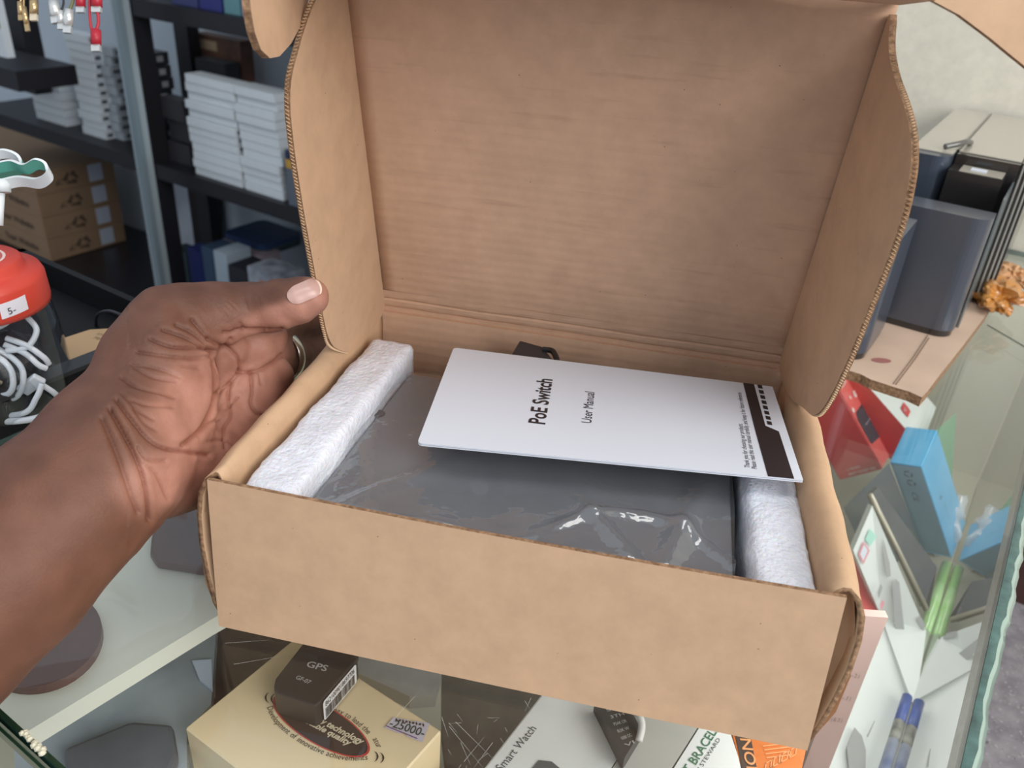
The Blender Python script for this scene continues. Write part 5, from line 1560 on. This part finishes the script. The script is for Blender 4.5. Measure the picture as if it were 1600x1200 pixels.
bm = BM(); tube(bm, spline([at_z(150, 508, .004), at_z(152, 492, .02), at_z(170, 486, .03), at_z(195, 494, .03), at_z(225, 505, .02)], 6), .0012, 8)
tag(obj('black_cable', bm, mat('cable_black', (46, 46, 52), .4), smooth=True), 'thin black cable looping up behind the wrist', 'cable')

jc = at_z(14, 628, .0045)
jar = thing('jar', 'clear plastic jar with a red screw lid full of white cables, at the left edge', 'jar', jc)
def zr(py, x=-5):
    # height of a picture row on the jar axis
    P = at_plane(x, py, jc, RZ); return P.z-jc.z
JH = .083
k_ = 1.0
prof = [(0, .001), (.034, .001), (.0395, .005), (.0412, .014), (.0412, .040), (.0402, .054), (.0385, .066), (.0362, .0735), (.0345, .078)]
bm = BM(); lathe(bm, prof, jc, 64)
JAR = clearmat('jar_plastic', tint=(.93, .95, .96), ior=1.5, extra=.03, rough=.04, bump=.1, bscale=25)
obj('jar_body', bm, JAR, jar, smooth=True)
LR = mat('jar_red', (204, 66, 50), .4, var=.03)
lz = .072
bm = BM(); lathe(bm, [(.0370, lz), (.0388, lz), (.0392, lz+.003), (.0386, lz+.0175), (.0368, lz+.0215), (.0310, lz+.0225), (.0282, lz+.0245), (.0276, lz+.0285), (.0262, lz+.0297), (0, lz+.0297)], jc, 64)
obj('lid', bm, LR, jar, smooth=True)
lt = jc+Vector((0, 0, lz+.0300))
for r0, r1 in ((.0175, .0192), (.0070, .0084)):
    bm = BM()
    for k in range(48):
        a, b_ = 2*PI*k/48, 2*PI*(k+1)/48
        bm.faces.new([bm.verts.new(lt+Vector((r*math.cos(w), r*math.sin(w), 0))) for r, w in ((r0, a), (r1, a), (r1, b_), (r0, b_))])
    obj('lid_ring', bm, mat('lid_print', (236, 206, 196), .5), jar)
bm = BM(); bm.faces.new([bm.verts.new(lt-Vector((0, 0, .00015))+Vector((.0174*math.cos(2*PI*k/40), .0174*math.sin(2*PI*k/40), 0))) for k in range(40)]); obj('lid_disc', bm, mat('lid_disc_red', (196, 92, 86), .5), jar)
# price sticker on the lid's side
dc = (CAM-jc); dc.z = 0; dc.normalize(); a0 = math.atan2(dc.y, dc.x)
def lidp(a, z, r=.0394): return jc+Vector((r*math.cos(a0+a), r*math.sin(a0+a), lz+z))
js = thing('price_sticker', 'white notched price sticker on the rim of the red jar lid', 'sticker', lidp(.2, .003), 0)
bm = BM(); N_ = 8; rows = []
for i in range(N_+1):
    a = .20+.42*i/N_; zz_ = .0042+.0012*i/N_
    rows.append((bm.verts.new(lidp(a, zz_, .0396)), bm.verts.new(lidp(a, zz_+.0095, .0394))))
for a, c in zip(rows, rows[1:]): bm.faces.new((a[0], c[0], c[1], a[1]))
obj('sticker_paper', bm, mat('sticker_white', (226, 222, 230), .5), js)
ax_ = (lidp(.50, .0085)-lidp(.26, .0075)).normalized()
lettering('price_lettering', '5-', lidp(.30, .0062, .0402), ax_, Vector((0, 0, 1)), .0044, INK, js)
# the cables inside: loops of white cable, each a cable
rr = random.Random(6)
WC = mat('cable_white', (214, 214, 210), .35)
CW2 = mat('cable_bright', (222, 226, 232), .35)
vr_ = RX.copy(); vr_.z = 0; vr_.normalize(); vu_ = Vector((0, 0, 1)); vf_ = dc
def jp(x, z, f): return jc+vr_*x+vu_*z+vf_*f
loops = [
    [(-.02, .010, .02), (.004, .018, .026), (.012, .034, .026), (.008, .042, .022), (-.004, .046, .016), (-.018, .040, .014)],
    [(-.02, .016, .022), (.000, .022, .030), (.006, .034, .029), (.002, .042, .025), (-.012, .044, .018)],
    [(-.02, .004, .026), (.006, .010, .030), (.016, .020, .028), (.021, .027, .024)],
    [(.006, .046, .022), (.018, .047, .018), (.026, .054, .010), (.023, .060, .006)],
    [(.006, .049, .020), (.016, .044, .020), (.022, .037, .020), (.026, .034, .018)],
    [(.008, .052, .018), (.018, .048, .018), (.026, .040, .016), (.028, .035, .014)],
    [(-.02, .004, .030), (-.004, .005, .032), (.014, .007, .030), (.022, .010, .026)],
    [(-.018, .052, .020), (-.004, .056, .020), (.008, .058, .014), (.016, .062, .008)],
    [(.020, .026, .022), (.026, .020, .020), (.030, .014, .016), (.033, .010, .010)],
]
CL = ('outer white cable loop at the bottom left of the jar', 'inner white cable loop at the left of the jar', 'white cable rising to the broad plug in the jar', 'white cable arching highest at the right of the jar', 'upper white cable slanting down to the right in the jar', 'lower white cable slanting down to the right in the jar', 'thick white cable lying along the bottom of the jar', 'white cable close under the jar lid', 'short white cable falling from the broad plug to the jar wall')
for i, lp in enumerate(loops):
    def clampj(x, z, f):
        r = math.hypot(x, f); lim = .0378 if z < .05 else .035
        if z > .062: lim = .032
        s = min(1.08, lim/r) if r > 0 else 1
        return jp(x*s, max(z, .004), f*s)
    bm = BM(); tube(bm, spline([clampj(p[0]*1.05, p[1]*1.12, p[2]*1.1) for p in lp], 8), .0018 if i != 6 else .0022, 10)
    cb_ = obj('usb_cable', bm, CW2, smooth=True)
    tag(cb_, CL[i], 'cable', 'white cables in the jar')
def plug(c, x_, y_, L_, w, th, m, label, name='usb_plug'):
    x_ = x_.normalized(); y_ = (y_-x_*y_.dot(x_)).normalized(); z_ = x_.cross(y_)
    bm = BM(); hexa(bm, [c+x_*(a*L_/2)+y_*(b*w/2)+z_*(d*th/2) for d in (-1, 1) for a, b in ((-1, -1), (1, -1), (1, 1), (-1, 1))]); bevel(bm, min(w, th)*.25, 2)
    return tag(obj(name, bm, m), label, 'plug')
plug(jp(.017, .028, .026), Vector(vr_)*.9+vu_*.7, vf_.cross(vr_*.9+vu_*.7), .017, .0085, .004, CW2, 'broad white cable plug in the middle of the jar')
plug(jp(-.008, .030, .033), Vector(vr_)*.8+vu_*.6, vf_.cross(vr_*.8+vu_*.6), .012, .007, .0025, mat('plug_metal', (190, 176, 150), .25, metal=.8), 'gold-toned metal plug at the left in the jar')
bm = BM(); bmesh.ops.create_icosphere(bm, subdivisions=3, radius=.024)
for v in bm.verts:
    v.co *= 1+.3*NZ.noise(v.co*90); v.co.z = v.co.z*1.0+.026
    r = math.hypot(v.co.x, v.co.y); v.co.x *= min(1, .03/max(r, 1e-6)); v.co.y *= min(1, .03/max(r, 1e-6)); v.co.z = max(.003, min(.055, v.co.z)); v.co += jc - vf_*.006
tag(obj('black_cables', bm, mat('cable_tangle', (34, 36, 44), .4, rgb2=(70, 74, 84), vscale=120)), 'tangle of black cables at the back of the clear jar', 'cables', kind='stuff')

# white strap with green lining and hanging cable above the jar
def hang(px, py, d): return Vector(at(px, py, d))
bm = BM()
pth = [(-40, 262, .50), (-10, 246, .50), (14, 240, .50), (30, 252, .50), (22, 266, .50), (0, 262, .50), (-30, 268, .50)]
def ribbon(pts, w, m, th, label, name, cat):
    P = spline([hang(*p) for p in pts], 10); bm = BM(); prev = None
    wv = (RZ*.8+RY*.6).normalized()*w
    for i, p in enumerate(P):
        t = (P[min(i+1, len(P)-1)]-P[max(i-1, 0)]).normalized(); n_ = t.cross(wv).normalized()*th
        cur = [bm.verts.new(q_) for q_ in (p-wv-n_, p+wv-n_, p+wv+n_, p-wv+n_)]
        if prev:
            for j in range(4):
                bm.faces.new((prev[j], cur[j], cur[(j+1) % 4], prev[(j+1) % 4])).material_index = 1 if j == 2 else 0
        prev = cur
    return tag(obj(name, bm, m), label, cat)
STW = mat('strap_white', (224, 228, 230), .5); STG = mat('strap_green', (84, 160, 142), .5)
ribbon([(-50, 282, .49), (-10, 290, .49), (30, 283, .49), (60, 286, .485), (76, 276, .48), (74, 262, .48), (58, 256, .48), (40, 264, .485), (20, 258, .49), (-10, 262, .49), (-50, 258, .49)], .0035, [STW, STG], .0008, 'white strap loop with green inner face above the jar', 'strap_loop', 'strap')
ribbon([(-50, 250, .50), (-20, 246, .50), (8, 240, .50), (30, 248, .50), (35, 262, .50), (18, 268, .50), (-10, 272, .50), (-50, 274, .50)], .003, [STW, STG], .0008, 'smaller white strap loop behind the green-lined loop', 'strap_loop', 'strap')
bm = BM(); tube(bm, [hang(2, 282, .49), hang(3, 300, .49)], .0048, 12); tube(bm, [hang(1, 302, .49), hang(-1, 330, .49), hang(-2, 352, .49)], .0024, 10)
tag(obj('charging_cable', bm, STW, smooth=True), 'white cable end with thick collar hanging above the jar lid', 'cable')
# hanging connectors at the top left
gold = mat('connector_gold', (206, 176, 132), .25, metal=.8); silv = mat('connector_silver', (226, 226, 224), .25, metal=.6); redc = mat('cable_red', (176, 34, 52), .4)
dd = .62
ci = 0
def conn(px, py, ang, L_, w, m, label, wire=None):
    a = hang(px, py, dd); t = (RX*math.sin(ang)+RY*math.cos(ang)); s = RX*math.cos(ang)-RY*math.sin(ang)
    cc = thing('cable_connector', label, 'connector', a)
    bm = BM(); r = w/2
    tube(bm, [a-t*L_*.5, a+t*L_*.28], r*1.0, 10); obj('plug_body', bm, m[0], cc, smooth=True)
    bm = BM(); c = a+t*L_*.45
    hexa(bm, [c+t*(i*L_*.18)+s*(j*w*.42)+RZ*(k*w*.2) for k in (-1, 1) for i, j in ((-1, -1), (1, -1), (1, 1), (-1, 1))]); obj('metal_plug', bm, m[1], cc)
    bm = BM(); tube(bm, spline([a-t*L_*.45, a-t*L_*1.2+s*.002, hang(px-6 if wire is None else wire, -40, dd)], 6), w*.16, 8); obj('wire', bm, m[2], cc, smooth=True)
conn(40, 28, .18, .016, .004, (gold, gold, gold), 'longest gold connector hanging at the top left')
conn(32, 16, .05, .012, .004, (gold, gold, gold), 'short gold connector left of the longest gold one')
conn(53, 14, 0, .014, .006, (gold, mat('conn_cream', (214, 200, 176), .4), gold), 'wide cream-gold connector right of the gold bunch')
conn(86, 18, .15, .014, .008, (silv, silv, mat('wire_black', (30, 30, 34), .5)), 'big bright silver connector in the middle bunch')
conn(95, 30, 0, .012, .005, (silv, silv, mat('wire_black', (30, 30, 34), .5)), 'small silver connector hanging below the big silver one')
conn(107, 32, -.08, .015, .007, (silv, silv, mat('wire_olive', (110, 110, 70), .5)), 'silver connector at the right of the middle bunch')
conn(126, 4, 0, .012, .007, (redc, silv, redc), 'red connector cut by the top of the photo, left of the red cable')
conn(150, 62, .02, .014, .0075, (redc, silv, redc), 'red connector on the longest red cable, above the white boxes', wire=140)
conn(151, 4, 0, .012, .008, (redc, silv, redc), 'red connector cut by the photo top, right of the long red cable')
bm = BM(); tube(bm, spline([hang(139, -40, dd), hang(140, 20, dd), hang(143, 46, dd), hang(148, 56, dd)], 6), .0010, 8)
tag(obj('red_cable', bm, redc, smooth=True), 'long red cable dropping to the lowest red connector', 'cable')
single('hanging_pack', 'white and green blister pack at the extreme upper left', 'pack', (fu(-30, 80, 1.0)[0], fu(22, 80, 1.0)[0], .98, 1.0, fu(10, 86, 1.0)[2], fu(10, -20, 1.0)[2]), mat('pale_box', (212, 218, 222), .5),
       (('green_band', 0, 1, .42, .58, mat('leaf_green', (122, 146, 50), .5)), ('blue_band', 0, 1, .64, 1, mat('dusk_blue', (70, 84, 112), .5)), ('dark_picture', .55, .8, .12, .28, mat('dark_slate', (44, 52, 64), .5))))
